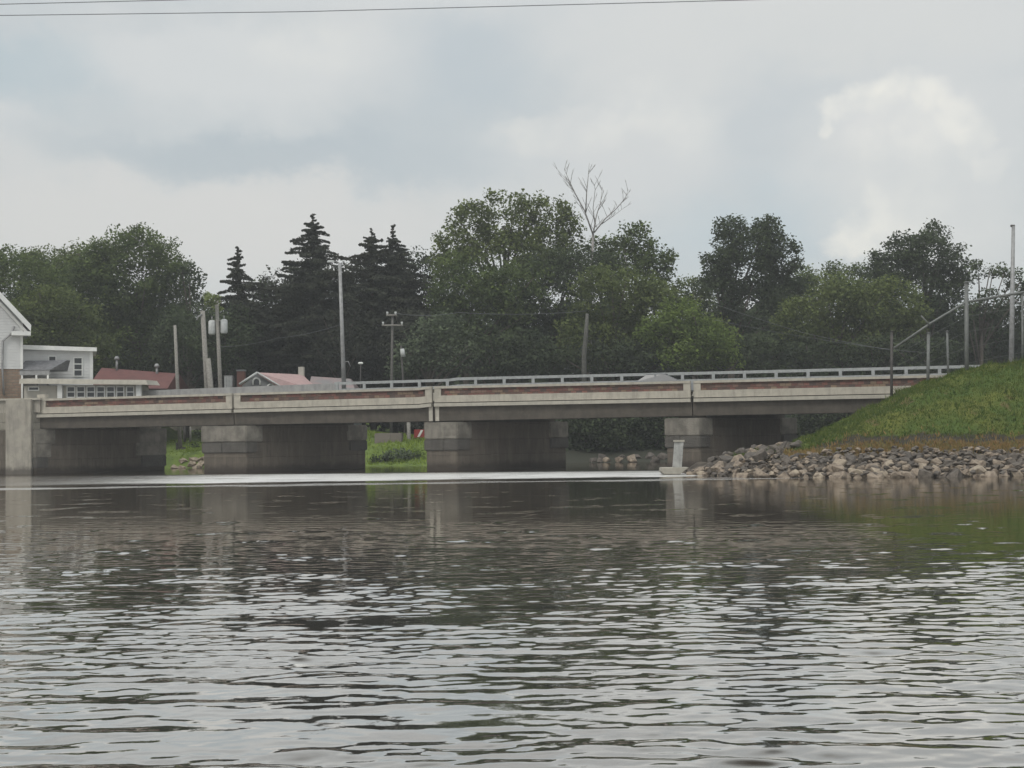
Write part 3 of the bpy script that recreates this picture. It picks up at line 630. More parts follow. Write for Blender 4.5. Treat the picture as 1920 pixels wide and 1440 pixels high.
# concrete slab and white gauge post at the tip of the rocks
sl_ = at(1262, 884, 71.5)
mb = MB(); mb.prism([(sl_.x-0.62, 0.16), (sl_.x-0.5, 0.02), (sl_.x+0.3, 0.02), (sl_.x+0.75, 0.36), (sl_.x-0.62, 0.36)], 71.0, 72.3)
tag(mb.build('concrete_slab', LEDGE, bevel=0.02), 'pale concrete slab at the water edge where the rocks end', 'slab')
gp = at(1270, 872, 71.7)
post = empty('gauge_post', (gp.x, 71.7, 0.36), 'leaning white gauge post on the concrete slab in front of the pier', 'post')
mb = MB(); zt = at(1274, 825, 71.7).z
mb.hexa([(gp.x-0.24, 71.5, 0.36), (gp.x+0.20, 71.5, 0.36), (gp.x+0.20, 71.85, 0.36), (gp.x-0.24, 71.85, 0.36), (gp.x-0.12, 71.5, zt-0.1), (gp.x+0.32, 71.5, zt-0.1), (gp.x+0.32, 71.85, zt-0.1), (gp.x-0.12, 71.85, zt-0.1)])
mb.build('board', mat('grey_white_board', (0.42, 0.42, 0.40), (0.27, 0.27, 0.255), 0.8, 3.0, 0.2, 15, streak=0.5), post, bevel=0.01)
mb = MB(); mb.box(gp.x-0.16, gp.x+0.36, 71.46, 71.89, zt-0.097, zt); mb.build('cap', LEDGE, post)

# ------------------------------------------------------------------ buildings
def X(px, Y, py=700): return at(px, py, Y).x
def Zp(px, py, Y): return at(px, py, Y).z
def window(parent, px0, px1, py0, py1, Y, bars=1, arch=False, glass=GLASS):
    x0, x1 = X(px0, Y), X(px1, Y); z1, z0 = Zp((px0+px1)/2, py0, Y), Zp((px0+px1)/2, py1, Y); f = 0.07
    mb = MB(); mb.box(x0-f, x1+f, Y-0.06, Y-0.002, z1, z1+f); mb.box(x0-f, x1+f, Y-0.08, Y-0.002, z0-f, z0)
    mb.box(x0-f, x0, Y-0.06, Y-0.002, z0, z1); mb.box(x1, x1+f, Y-0.06, Y-0.002, z0, z1)
    for i in range(bars):
        z = z0+(z1-z0)*(i+1)/(bars+1); mb.box(x0, x1, Y-0.05, Y-0.002, z-0.035, z+0.035)
    w_ = mb.build('window', TRIMW, parent)
    mb = MB(); mb.box(x0, x1, Y-0.025, Y-0.004, z0, z1); pn = mb.build('pane', glass); pn.parent = w_; pn.matrix_parent_inverse = w_.matrix_world.inverted()
    return w_
def clap(mb, x0, x1, Y, z0, z1, d=0.2):
    """weatherboards: overlapping boards leaning out at the foot"""
    z = z0
    while z < z1-0.01:
        zz = min(z+d, z1); mb.hexa([(x0, Y-0.03, z), (x1, Y-0.03, z), (x1, Y+0.1, z), (x0, Y+0.1, z), (x0, Y, zz), (x1, Y, zz), (x1, Y+0.1, zz), (x0, Y+0.1, zz)]); z += d
Yh = 100.5
house = empty('gabled_house', (X(42, Yh), Yh, 4.1), 'tall white weatherboarded gable house on a brick base at the left edge', 'house')
hx0, hx1 = X(-190, Yh), X(42, Yh); ez = Zp(42, 603, Yh); bz = Zp(20, 692, Yh); rx = (hx0+hx1)/2; slope = (at(0, 545, Yh).z-at(50, 600, Yh).z)/(at(50, 600, Yh).x-at(0, 545, Yh).x)
rz = ez + slope*(hx1-rx)
mb = MB(); clap(mb, hx0, hx1, Yh, bz, ez)
z = ez
while z < rz-0.1:
    f0 = (rz-z)/(rz-ez); f1 = max((rz-z-0.2)/(rz-ez), 0); h0 = (hx1-rx)*f0; h1 = (hx1-rx)*f1; zz = min(z+0.2, rz)
    mb.hexa([(rx-h0, Yh-0.03, z), (rx+h0, Yh-0.03, z), (rx+h0, Yh+0.1, z), (rx-h0, Yh+0.1, z), (rx-h1, Yh, zz), (rx+h1, Yh, zz), (rx+h1, Yh+0.1, zz), (rx-h1, Yh+0.1, zz)]); z += 0.2
mb.box(hx0, hx1, Yh+0.1, Yh+9, bz, ez)
mb.prism([(hx0, ez), (hx1, ez), (rx, rz)], Yh+0.1, Yh+9)
mb.build('wall', SIDING, house)
mb = MB(); mb.box(hx0+0.05, hx1-0.03, Yh+0.02, Yh+9, 4.0, bz-0.003); mb.build('brick_base', BRICKB, house)
ov = 0.55
for sg in (1, -1):
    mb = MB(); e = (rx+sg*(hx1-rx+ov), ez-slope*ov); th = 0.3
    mb.prism([(rx, rz+0.02), e, (e[0], e[1]+th), (rx, rz+th+0.02)], Yh-0.6, Yh+9.4); mb.build('roof', ROOFG, house)
    mb = MB(); mb.prism([(rx, rz-0.12), (e[0], e[1]-0.12), (e[0]+sg*0.03, e[1]+th+0.03), (rx, rz+th+0.05)], Yh-0.68, Yh-0.603)
    mb.prism([(rx, rz-0.5), (e[0]-sg*0.1, e[1]-0.48), (e[0]-sg*0.1, e[1]-0.2), (rx, rz-0.2)], Yh-0.2, Yh-0.04)
    mb.build('bargeboard', TRIMW, house)
mb = MB(); mb.box(hx1-0.75, hx1+ov, Yh-0.66, Yh-0.04, ez-slope*ov-0.42, ez-slope*ov-0.13); mb.build('eave_return', TRIMW, house)
mb = MB(); mb.tube([at(26, 612, Yh-0.15), at(22, 625, Yh-0.15), at(6, 640, Yh-0.15), at(5, 690, Yh-0.15), at(8, 742, Yh-0.15)], 0.07); mb.build('downpipe', STEEL, house)
mb = MB(); mb.box(hx1-0.14, hx1+0.04, Yh-0.06, Yh-0.031, bz, ez); mb.build('corner_board', TRIMW, house)

house.rotation_euler = (0, 0, R(21))
Ya = 103.0
an = empty('flat_roofed_house', (X(110, Ya), Ya, 4.1), 'small white flat-roofed house with a narrow dark window beside the gabled house', 'house')
ax0, ax1 = X(38, Ya), X(171, Ya); az0, az1 = Zp(110, 716, Ya), Zp(110, 657, Ya)
mb = MB(); clap(mb, ax0, ax1, Ya, 4.0, az1, 0.22); mb.box(ax0, ax1, Ya+0.1, Ya+7, 4.0, az1); mb.build('wall', SIDING, an)
mb = MB(); mb.hexa([(ax0-0.2, Ya-0.45, az1+0.05), (ax1+0.3, Ya-0.45, az1-0.08), (ax1+0.3, Ya+7.2, az1-0.0), (ax0-0.2, Ya+7.2, az1+0.05), (ax0-0.2, Ya-0.45, az1+0.38), (ax1+0.3, Ya-0.45, az1+0.2), (ax1+0.3, Ya+7.2, az1+0.2), (ax0-0.2, Ya+7.2, az1+0.38)]); mb.build('roof', TRIMW, an)
window(an, 138, 151, 671, 704, Ya-0.03, 2); window(an, 93, 104, 669, 690, Ya-0.03, 1)
mb = MB(); mb.box(ax1-0.2, ax1+0.03, Ya-0.06, Ya-0.031, 4.0, az1); mb.build('corner_board', TRIMW, an)
# grey shingled porch roof in front
Yp = 101.3
pr = empty('porch_roof', (X(78, Yp), Yp, 5.5), 'small grey shingled porch roof between the gabled house and the flat-roofed house', 'porch')
x0, x1 = X(42, Yp), X(121, Yp); zt, zm, zb_ = Zp(75, 675, Yp), Zp(75, 695, Yp), Zp(75, 704, Yp)
mb = MB(); mb.hexa([(x0, Yp-0.9, zm), (x1-0.75, Yp-0.9, zm), (x1-0.2, Yp+1.3, zm), (x0, Yp+1.3, zm), (x0, Yp+0.6, zt), (x1, Yp+0.6, zt), (x1+0.1, Yp+1.0, zt), (x0, Yp+1.0, zt)]); mb.build('roof', ROOFG, pr)
mb = MB(); mb.box(x0, x1-0.8, Yp-0.85, Yp-0.72, zb_, zm-0.003); mb.build('fascia', STEEL, pr)
for xx in (x0+0.2, (x0+x1)/2-0.3, x1-1.0):
    mb = MB(); mb.box(xx, xx+0.12, Yp-0.84, Yp-0.73, 4.0, zb_-0.002); mb.build('post', TRIMW, pr)
# low pavilion with seven windows
Yl = 98.6
lo = empty('low_pavilion', (X(160, Yl), Yl, 4.1), 'low cream building with a flat overhanging roof and a row of seven windows', 'building')
x0, x1 = X(45, Yl), X(262, Yl); z1 = Zp(160, 722, Yl)
mb = MB(); mb.box(x0, x1, Yl, Yl+2.4, 4.1, z1); mb.build('wall', BEIGE, lo)
mb = MB(); mb.hexa([(x0-0.1, Yl-0.7, Zp(45, 720, Yl)), (X(282, Yl), Yl-0.7, Zp(282, 722, Yl)), (X(282, Yl), Yl+2.7, Zp(282, 720, Yl)), (x0-0.1, Yl+2.7, Zp(45, 716, Yl)),
                    (x0-0.1, Yl-0.6, Zp(45, 711, Yl)), (X(278, Yl), Yl-0.6, Zp(278, 713, Yl)), (X(276, Yl), Yl+2.7, Zp(282, 711, Yl)), (x0-0.1, Yl+2.7, Zp(45, 706, Yl))]); mb.build('roof', LEDGE, lo)
for i in range(7):
    a = 127+i*18.6; window(lo, a, a+12.5-(i > 4), 726, 744, Yl-0.003, 1)
window(lo, 55, 72, 726.5, 731, Yl-0.003, 0)
for a in (110, 257):
    mb = MB(); mb.box(X(a, Yl), X(a+9, Yl), Yl-0.32, Yl-0.01, 4.1, z1-0.01); mb.build('pillar', TRIMW, lo)
# red roofed building
Yr = 112.0
rd = empty('red_roofed_building', (X(245, Yr), Yr, 4.0), 'long building with a dark red metal roof and two roof vents behind the pavilion', 'building')
mb = MB(); mb.box(X(168, Yr), X(312, Yr), Yr, Yr+8, 3.8, Zp(240, 727, Yr)); mb.build('wall', BRICKR, rd)
mb = MB(); mb.hexa([(X(165, Yr), Yr-0.4, Zp(170, 728, Yr)), (X(316, Yr), Yr-0.4, Zp(315, 729, Yr)), (X(316, Yr), Yr+8, Zp(315, 729, Yr)), (X(165, Yr), Yr+8, Zp(170, 728, Yr)),
                    (X(170, Yr), Yr+3, Zp(176, 686, Yr)), (X(314, Yr), Yr+3, Zp(316, 697, Yr)), (X(314, Yr), Yr+4, Zp(316, 697, Yr)), (X(170, Yr), Yr+4, Zp(176, 686, Yr))]); mb.build('roof', ROOFR, rd)
for a, b_, c_ in ((219, 669, 690), (294, 683, 698)):
    pt = at(a, b_, Yr+2.8); z0 = Zp(a, c_, Yr+2.8)
    mb = MB(); mb.tube([(pt.x, pt.y, z0-0.3), (pt.x, pt.y, pt.z-0.25)], 0.1); mb.tube([(pt.x, pt.y, pt.z-0.25), (pt.x, pt.y, pt.z-0.12), (pt.x, pt.y, pt.z+0.05)], [0.2, 0.22, 0.1], 10)
    mb.build('roof_vent', STEEL, rd)
an.rotation_euler = (0, 0, R(17))
# pink roofed house: grey gable to the front left, long roof to the right
Yk = 110.0
pk = empty('pink_roofed_house', (X(530, Yk), Yk, 4.0), 'grey gabled house with faded pink roof behind the bridge', 'house')
gx0, gx1, gxm = X(454, Yk), X(541, Yk), X(484, Yk); ge0, ge1, gm = Zp(455, 722, Yk), Zp(541, 735, Yk), Zp(484, 701, Yk)
mb = MB(); mb.prism([(gx0, 1.8), (gx1, 1.8), (gx1, ge1), (gxm, gm), (gx0, ge0)], Yk, Yk+0.4); mb.build('wall', GREYW, pk)
xr, zr_ = X(566, Yk+4), Zp(566, 702, Yk+4)
mb = MB()
mb.poly([(gxm, Yk-0.3, gm+0.1), (gx1+0.15, Yk-0.3, ge1-0.05), (X(600, Yk), Yk+0.2, Zp(600, 734, Yk)), (xr, Yk+4.2, zr_),
         (gxm, Yk-0.3, gm-0.05), (gx1+0.15, Yk-0.3, ge1-0.2), (X(600, Yk), Yk+0.2, Zp(600, 738, Yk)), (xr, Yk+4.2, zr_-0.15)],
        [(0, 1, 2, 3), (7, 6, 5, 4), (0, 4, 5, 1), (1, 5, 6, 2), (2, 6, 7, 3), (3, 7, 4, 0)]); mb.build('roof', ROOFP, pk)
mb = MB(); mb.tube([(gxm, Yk-0.33, gm+0.08), (gx0-0.15, Yk-0.33, ge0+0.05)], 0.11, 6); mb.tube([(gxm, Yk-0.33, gm+0.1), (gx1+0.15, Yk-0.33, ge1-0.02)], 0.07, 6); mb.build('bargeboard', WHITEM, pk)
for cx, cy in ((481, 716), (508, 727)):
    c0 = at(cx, cy, Yk-0.02); mb = MB()
    arc = [(c0.x+0.28*math.cos(t_), c0.y, c0.z+0.28*math.sin(t_)) for t_ in np.linspace(0, math.pi, 9)]
    mb.tube([(arc[0][0], c0.y, c0.z-0.25)]+arc+[(arc[-1][0], c0.y, c0.z-0.25)], 0.07, 6); fw = mb.build('arched_window', TRIMW, pk)
    mb = MB(); mb.prism([(c0.x-0.24, c0.z-0.22), (c0.x+0.24, c0.z-0.22)]+[(c0.x+0.24*math.cos(t_), c0.z+0.24*math.sin(t_)) for t_ in np.linspace(0, math.pi, 9)], c0.y-0.02, c0.y-0.005)
    pn = mb.build('pane', GLASS); pn.parent = fw; pn.matrix_parent_inverse = fw.matrix_world.inverted()
mb = MB(); mb.box(X(560, Yk+4), X(570, Yk+4), Yk+3.8, Yk+4.4, zr_-0.2, Zp(565, 688, Yk+4)); mb.build('chimney', BEIGE, pk)
mb = MB(); mb.hexa([(X(532, Yk-1), Yk-1.4, Zp(540, 737, Yk)), (X(602, Yk-1), Yk-1.4, Zp(602, 737, Yk)), (X(600, Yk-1), Yk-0.4, Zp(602, 737, Yk)), (X(532, Yk-1), Yk-0.4, Zp(540, 737, Yk)),
                    (X(533, Yk-1), Yk-0.9, Zp(540, 725, Yk)), (X(588, Yk-1), Yk-0.9, Zp(590, 725, Yk)), (X(588, Yk-1), Yk-0.4, Zp(590, 725, Yk)), (X(533, Yk-1), Yk-0.4, Zp(540, 725, Yk))]); mb.build('porch_roof', ROOFP, pk)
# second greyer roof to its right
Y2 = 113.5
g2 = empty('grey_pink_house', (X(610, Y2), Y2, 4.0), 'low house with a worn grey-pink roof just left of the tall lamp pole', 'house')
mb = MB(); mb.hexa([(X(575, Y2), Y2, Zp(600, 737, Y2)), (X(668, Y2), Y2, Zp(640, 737, Y2)), (X(668, Y2), Y2+8, Zp(640, 737, Y2)), (X(560, Y2), Y2+8, Zp(600, 737, Y2)),
                    (X(572, Y2), Y2+3.5, Zp(575, 702, Y2)), (X(648, Y2), Y2+3.5, Zp(640, 707, Y2)), (X(648, Y2), Y2+4, Zp(640, 707, Y2)), (X(572, Y2), Y2+4, Zp(575, 702, Y2))]); mb.build('roof', mat('worn_roof', (0.27, 0.21, 0.205), (0.21, 0.205, 0.205), 0.85, 1.0, 0.2, 12), g2)
mb = MB(); mb.box(X(580, Y2), X(660, Y2), Y2+0.3, Y2+7, 3.0, Zp(600, 738, Y2)); mb.build('wall', GREYW, g2)
# free-standing chimney and cooling unit
Yc = 111.0
ch = empty('brick_chimney', (X(451, Yc), Yc, 4.0), 'square red brick chimney left of the pink-roofed house', 'chimney')
mb = MB(); mb.box(X(444, Yc), X(458, Yc), Yc, Yc+0.6, 1.5, Zp(451, 696, Yc)); mb.build('stack', BRICKR, ch)
mb = MB(); mb.box(X(443, Yc), X(459, Yc), Yc-0.06, Yc+0.66, Zp(451, 696, Yc)+0.003, Zp(451, 693, Yc)); mb.build('cap', GREYW, ch)
ac = empty('cooling_unit', (X(428, Yc), Yc, 4.0), 'pale grey ribbed metal cabinet at the foot of the transformer pole', 'cabinet')
mb = MB(); mb.box(X(420, Yc), X(436, Yc), Yc, Yc+0.7, 1.5, Zp(428, 704, Yc)); mb.build('cabinet', STEEL, ac, bevel=0.02)
for k in range(4):
    mb = MB(); xx = X(421.5+k*3.6, Yc); mb.box(xx, xx+0.06, Yc-0.04, Yc-0.002, 4.2, Zp(428, 706, Yc)); mb.build('rib', WHITEM, ac)

# ------------------------------------------------------------------ poles, lamps, wires
def vpole(name, px0, py0, px1, py1, Y, r0, r1, m, label, cat, zbase=None, group=None):
    t0 = at(px0, py0, Y); b0 = at(px1, py1, Y); zb0 = b0.z if zbase is None else zbase
    k = (b0.x-t0.x)/(b0.z-t0.z); b0 = Vector((t0.x+k*(zb0-t0.z), Y, zb0))
    r = empty(name, b0, label, cat, group)
    mb = MB(); mb.tube([b0, (b0+t0)/2, t0], [r0, (r0+r1)/2, r1], 10); mb.build('pole', m, r)
    return r, t0, b0
vpole('wooden_pole', 328, 610, 333, 725, 108, 0.17, 0.11, WOODP, 'thin bare grey pole right of the red-roofed building', 'pole', 1.5)
r, t0, b0 = vpole('utility_pole', 380, 583, 388, 725, 106, 0.22, 0.17, WOODP, 'thick pale wooden utility pole left of the transformer pole', 'utility pole', 1.5)
mb = MB(); mb.tube([t0+Vector((0, -0.2, -0.25)), t0+Vector((-0.3, -0.2, -0.45)), t0+Vector((-0.42, -0.2, -0.7))], 0.06, 6); mb.build('bracket', STEEL, r)
mb = MB(); mb.tube([b0+Vector((-0.25, -0.25, 2.6)), b0+Vector((-0.25, -0.25, 3.0))], 0.12, 8); mb.build('meter_can', STEEL, r)
r, t0, b0 = vpole('stub_pole', 390, 672, 395, 725, 105.6, 0.24, 0.19, WOODP, 'short thick wooden stub pole braced against the thick utility pole', 'pole', 1.5)
r, t0, b0 = vpole('transformer_pole', 406, 560, 413, 725, 109, 0.18, 0.13, WOODP, 'vine-topped wooden pole carrying two white transformers', 'utility pole', 1.5)
for px, py in ((397.5, 613), (420, 611)):
    c0 = at(px, py, 109); rr = 0.27
    mb = MB(); mb.tube([c0+Vector((0, 0, -0.6)), c0+Vector((0, 0, -0.5)), c0+Vector((0, 0, 0.42)), c0+Vector((0, 0, 0.52))], [rr*0.8, rr, rr, rr*0.6], 14); tr_ = mb.build('transformer', WHITEM, r)
    mb = MB(); mb.tube([c0+Vector((0, 0, 0.5)), c0+Vector((0, 0, 0.8))], 0.05, 6); q = mb.build('bushing', STEEL); q.parent = tr_; q.matrix_parent_inverse = tr_.matrix_world.inverted()
mb = MB(); a = at(397, 602, 109); b_ = at(421, 600, 109); mb.tube([a, b_], 0.06, 6); mb.build('crossarm', WOODP, r)
r, t0, b0 = vpole('lamp_pole', 637, 493, 645, 727, 97, 0.17, 0.11, STEEL, 'tall grey steel lamp pole with short arm behind the second span', 'lamp pole', 4.1)
mb = MB(); mb.tube([t0+Vector((0, 0, -0.05)), t0+Vector((-0.25, 0, 0.12)), t0+Vector((-0.45, 0, 0.12))], 0.05, 6); mb.build('arm', STEEL, r)
mb = MB(); h = t0+Vector((-0.45, 0, 0.1)); mb.hexa([h+Vector(v) for v in ((-0.42, -0.16, -0.05), (0.05, -0.1, -0.05), (0.05, 0.1, -0.05), (-0.42, 0.16, -0.05), (-0.36, -0.1, 0.1), (0.03, -0.08, 0.08), (0.03, 0.08, 0.08), (-0.36, 0.1, 0.1))]); mb.build('lamp_head', WHITEM, r)
for dz_, sx in ((-8.0+0.1, 1), (-9.8, -1)):
    mb = MB(); p0 = Vector((t0.x + (b0.x-t0.x)*0.5, t0.y, t0.z)); pp = t0 + (b0-t0)*(0.68 if sx > 0 else 0.82)
    mb.tube([pp, pp+Vector((0.35*sx, 0, 0.06)), pp+Vector((0.5*sx, 0, -0.3 if sx > 0 else 0.05))], 0.04, 6); mb.build('hook', STEEL, r)
r, t0, b0 = vpole('crossarm_pole', 736, 592, 734, 735, 112, 0.13, 0.09, WOODK, 'dark utility pole with two crossarms standing before the dark trees', 'utility pole', 2.5)
for a, b_, y in ((716, 756, 610), (724, 744, 591)):
    mb = MB(); p0 = at(a, y, 111.8); p1 = at(b_, y, 111.8); mb.tube([p0, p1], 0.07, 6); mb.build('crossarm', WOODP, r)
    for q in (p0+Vector((0.1, 0, 0)), p1-Vector((0.1, 0, 0))):
        mb = MB(); mb.tube([q, q+Vector((0, 0, 0.28))], [0.06, 0.09], 8); mb.build('insulator', WHITEM, r)
tp = at(755, 661, 110.5)
r, t0, b0 = vpole('small_transformer_pole', 752, 648, 757, 735, 110.7, 0.09, 0.07, STEELD, 'thin dark pole with one small white transformer right of the crossarm pole', 'utility pole', 2.5)
mb = MB(); mb.tube([at(754, 654, 110.5), at(756, 669, 110.5)], [0.16, 0.2], 12); mb.build('transformer', WHITEM, r)
r, t0, b0 = vpole('street_lamp', 676, 684, 676, 735, 108, 0.05, 0.04, STEELD, 'slim dark street lamp with an oval white head right of the tall lamp pole', 'street lamp', 4.0)
mb = MB(); c0 = at(676, 681, 108); mb.tube([c0+Vector((-0.2, 0, 0)), c0+Vector((-0.12, 0, 0)), c0+Vector((0.12, 0, 0)), c0+Vector((0.2, 0, 0))], [0.03, 0.09, 0.09, 0.03], 10); mb.build('lamp_head', TRIMW, r)
r, t0, b0 = vpole('light_mast', 1900, 424, 1896, 690, 84, 0.17, 0.10, STEEL, 'tall grey light mast rising behind the grass mound on the right', 'lamp pole', 4.0)
mb = MB(); mb.tube([t0+Vector((0.08, 0, 0.02)), t0+Vector((-0.16, 0, 0.02))], 0.07, 8); mb.build('lamp_head', STEELD, r)
mb = MB(); pp = t0+(b0-t0)*0.42; mb.tube([pp, pp+Vector((0.5, 0, 0.55))], 0.035, 6); mb.tube([pp, pp+Vector((0.6, 0, -0.5))], 0.035, 6); mb.build('brace', STEEL, r)

def wire(pts, Ys, rad, label, cat='cable', sag=0.0, m=CABLE):
    P = [at(p[0], p[1], Y) for p, Y in zip(pts, Ys)]
    out = []
    for a, b_ in zip(P[:-1], P[1:]):
        for t_ in np.linspace(0, 1, 13)[:-1]: out.append(a.lerp(b_, float(t_)) - Vector((0, 0, sag*4*t_*(1-t_))))
    out.append(P[-1]); mb = MB(); mb.tube(out, rad, 5)
    return tag(mb.build('power_line', m), label, cat)
SKYW = mat('grey_wire', (0.19, 0.20, 0.21), None, 0.7)
wire([(-900, 42), (0, 29), (560, 22), (1400, 0), (2600, -34)], [62]*5, 0.02, 'lower overhead wire crossing the upper sky from the left edge', m=SKYW)
wire([(-900, 26), (0, 8), (330, 0), (1300, -30)], [62]*4, 0.02, 'upper overhead wire at the top left corner of the sky', m=SKYW)
wire([(413, 650), (520, 634), (640, 608)], [109, 104, 97], 0.014, 'thin wire running from the transformer pole up to the tall lamp pole', sag=0.15)
wire([(744, 588), (860, 586), (1100, 583)], [112]*3, 0.02, 'thin wire leading right from the crossarm pole in front of the trees', sag=0.2)
wire([(1340, 570), (1500, 622), (1672, 657)], [100, 90, 73], 0.012, 'upper of two faint wires sloping down to the fence post', sag=0.05)
wire([(1340, 600), (1560, 640), (1740, 662)], [100, 88, 73], 0.010, 'lower of two faint wires sloping down to the fence', sag=0.05)

# fence climbing the mound
Yf = 73.0
fe = empty('mound_fence', at(1672, 750, Yf), 'tall steel wire fence climbing the grass mound at the right end of the bridge', 'fence')
for (px0, py0, px1, py1, r_, Y, mm) in ((1672, 622, 1671, 755, 0.075, Yf, STEELD), (1741, 625, 1739, 725, 0.085, Yf, FENCEM), (1776, 622, 1778, 712, 0.06, 74.0, FENCEM), (1812, 530, 1812, 706, 0.11, Yf, FENCEM), (1917, 552, 1917, 690, 0.06, 74, FENCEM)):
    a, b_ = at(px0, py0, Y), at(px1, py1, Y); b_.z -= 0.5
    mb = MB(); mb.tube([b_, a], r_, 8); mb.tube([a, a+Vector((0, 0, 0.06))], [r_*1.5, r_*0.8], 8); mb.build('post', mm, fe)
mb = MB(); mb.tube([at(1676, 653, Yf), at(1745, 606, Yf), at(1812, 566, Yf), at(1930, 546, Yf+0.5), at(2100, 524, Yf+1)], 0.06, 8); mb.build('top_rail', FENCEM, fe)
mb = MB(); mb.tube([at(1727, 592, Yf-0.1), at(1744, 610, Yf-0.1)], 0.035, 6); mb.build('bracket', FENCEM, fe)
mb = MB()
for k in range(4):
    f = (k+0.8)/4.5
    mb.tube([at(1674, 655+f*90, Yf), at(1740, 612+f*108, Yf), at(1812, 570+f*132, Yf), at(1930, 550+f*128, Yf)], 0.006, 4)
mb.build('wire_mesh', FENCEM, fe)

# ------------------------------------------------------------------ car on the bridge
CARP = mat('silver_paint', (0.26, 0.27, 0.28), None, 0.45, spec=0.4, metal=0.2)
TYRE = mat('tyre_rubber', (0.02, 0.02, 0.02), None, 0.9)
cs = s_of(1258, 710) - 0.9; ct = 3.0; cz = 4.12+dz(cs)
car = empty('silver_car', (0, 0, 0), 'silver car crossing the bridge, only its roof and windscreen above the parapet', 'car')
body = [(-2.2, 0.35), (-2.25, 0.75), (-2.1, 0.98), (-1.5, 1.02), (1.05, 0.98), (1.95, 0.86), (2.2, 0.6), (2.2, 0.35)]
mb = MB(); mb.prism(body, -0.87, 0.87); mb.build('body', CARP, car, bevel=0.05)
mb = MB()
cab = [(-1.55, 1.0), (-0.95, 1.40), (0.15, 1.43), (1.1, 0.97)]
mb.poly([(x, -0.80, z) if z < 1.1 else (x, -0.62, z) for x, z in cab] + [(x, 0.80, z) if z < 1.1 else (x, 0.62, z) for x, z in cab], [(0, 1, 2, 3), (7, 6, 5, 4), (0, 4, 5, 1), (1, 5, 6, 2), (2, 6, 7, 3), (3, 7, 4, 0)])
mb.build('windscreen', mat('car_glass', (0.05, 0.055, 0.06), None, 0.3, spec=0.4), car)
mb = MB(); mb.box(-1.0, 0.2, -0.64, 0.64, 1.41, 1.47); 
for sy in (-0.70, 0.66): mb.hexa([(-0.45, sy-0.1*(sy > 0)+0.0, 1.0), (-0.35, sy, 1.0), (-0.35, sy+0.04, 1.0), (-0.45, sy+0.04, 1.0), (-0.45, sy, 1.42), (-0.35, sy, 1.42), (-0.35, sy+0.04, 1.42), (-0.45, sy+0.04, 1.42)])
mb.build('roof', CARP, car, bevel=0.02)
for x in (-1.4, 1.35):
    for y in (-0.88, 0.70):
        mb = MB(); mb.tube([(x, y, 0.32), (x, y+0.2, 0.32)], 0.32, 18); mb.build('wheel', TYRE, car)
ang = math.atan2(U.y, U.x); cp = bp(cs, ct, cz); car.location = cp; car.rotation_euler = (0, 0, ang)

# ------------------------------------------------------------------ things seen under the spans
bk = at(726, 825, 110.3); gz = float(ground_h(bk.x, 110))
mb = MB(); x0, x1 = X(701, 110), X(752, 110); mb.box(x0, x1, 110, 111.6, gz-0.6, Zp(726, 812, 110))
tag(mb.build('stone_block', mat_blocks('old_pier_stone', (0.20, 0.175, 0.15), (0.16, 0.14, 0.12), (0.1, 0.09, 0.08), 2.4, 1.4, 0.02), bevel=0.06), 'square block of an old stone pier standing on the far grass bank', 'stone block')
vpole('bank_post', 766, 792, 767, 840, 112, 0.16, 0.15, WOODP, 'pale round post on the far bank right of the stone block', 'post', 0.5)
bn = at(788, 818, 113)
ba = empty('barrier', (bn.x, 113, 1.5), 'red and white board on a dark stand at the far bank beside the pier', 'barrier')
mb = MB(); mb.box(bn.x-0.5, bn.x+0.6, 113, 113.1, bn.z-0.1, bn.z+0.55); mb.build('board', mat('red_paint', (0.25, 0.035, 0.03), None, 0.6), ba)
mb = MB(); mb.hexa([bn+Vector(v) for v in ((-0.25, -0.02, -0.05), (-0.05, -0.02, -0.05), (-0.05, -0.003, -0.05), (-0.25, -0.003, -0.05), (0.05, -0.02, 0.5), (0.25, -0.02, 0.5), (0.25, -0.003, 0.5), (0.05, -0.003, 0.5))]); mb.build('stripe', TRIMW, ba)
mb = MB(); mb.box(bn.x-0.6, bn.x+0.7, 113.12, 113.8, 1.2, bn.z-0.15); mb.build('stand', STEELD, ba)
vpole('iron_post', 346, 800, 347, 842, 113, 0.12, 0.12, STEELD, 'black post on the lawn seen under the first span', 'post', 2.0)
vpole('pale_post', 357, 800, 357, 842, 114, 0.09, 0.09, WOODP, 'pale thin post on the lawn seen under the first span', 'post', 2.0)
bq = at(340, 838, 112.6); mb = MB(); mb.box(bq.x-0.4, bq.x+0.35, 112.4, 113, bq.z-0.3, bq.z-0.02); mb.box(bq.x-0.4, bq.x-0.28, 112.4, 113, bq.z-0.02, bq.z+0.35)
tag(mb.build('bench', STEELD, bevel=0.02), 'small black bench at the foot of the black post under the first span', 'bench')
mb = MB(); mb.box(X(300, 122), X(420, 122), 122, 123, 3.0, 5.2); tag(mb.build('garden_wall', CONC), 'pale wall behind the lawn seen under the first span', 'wall')

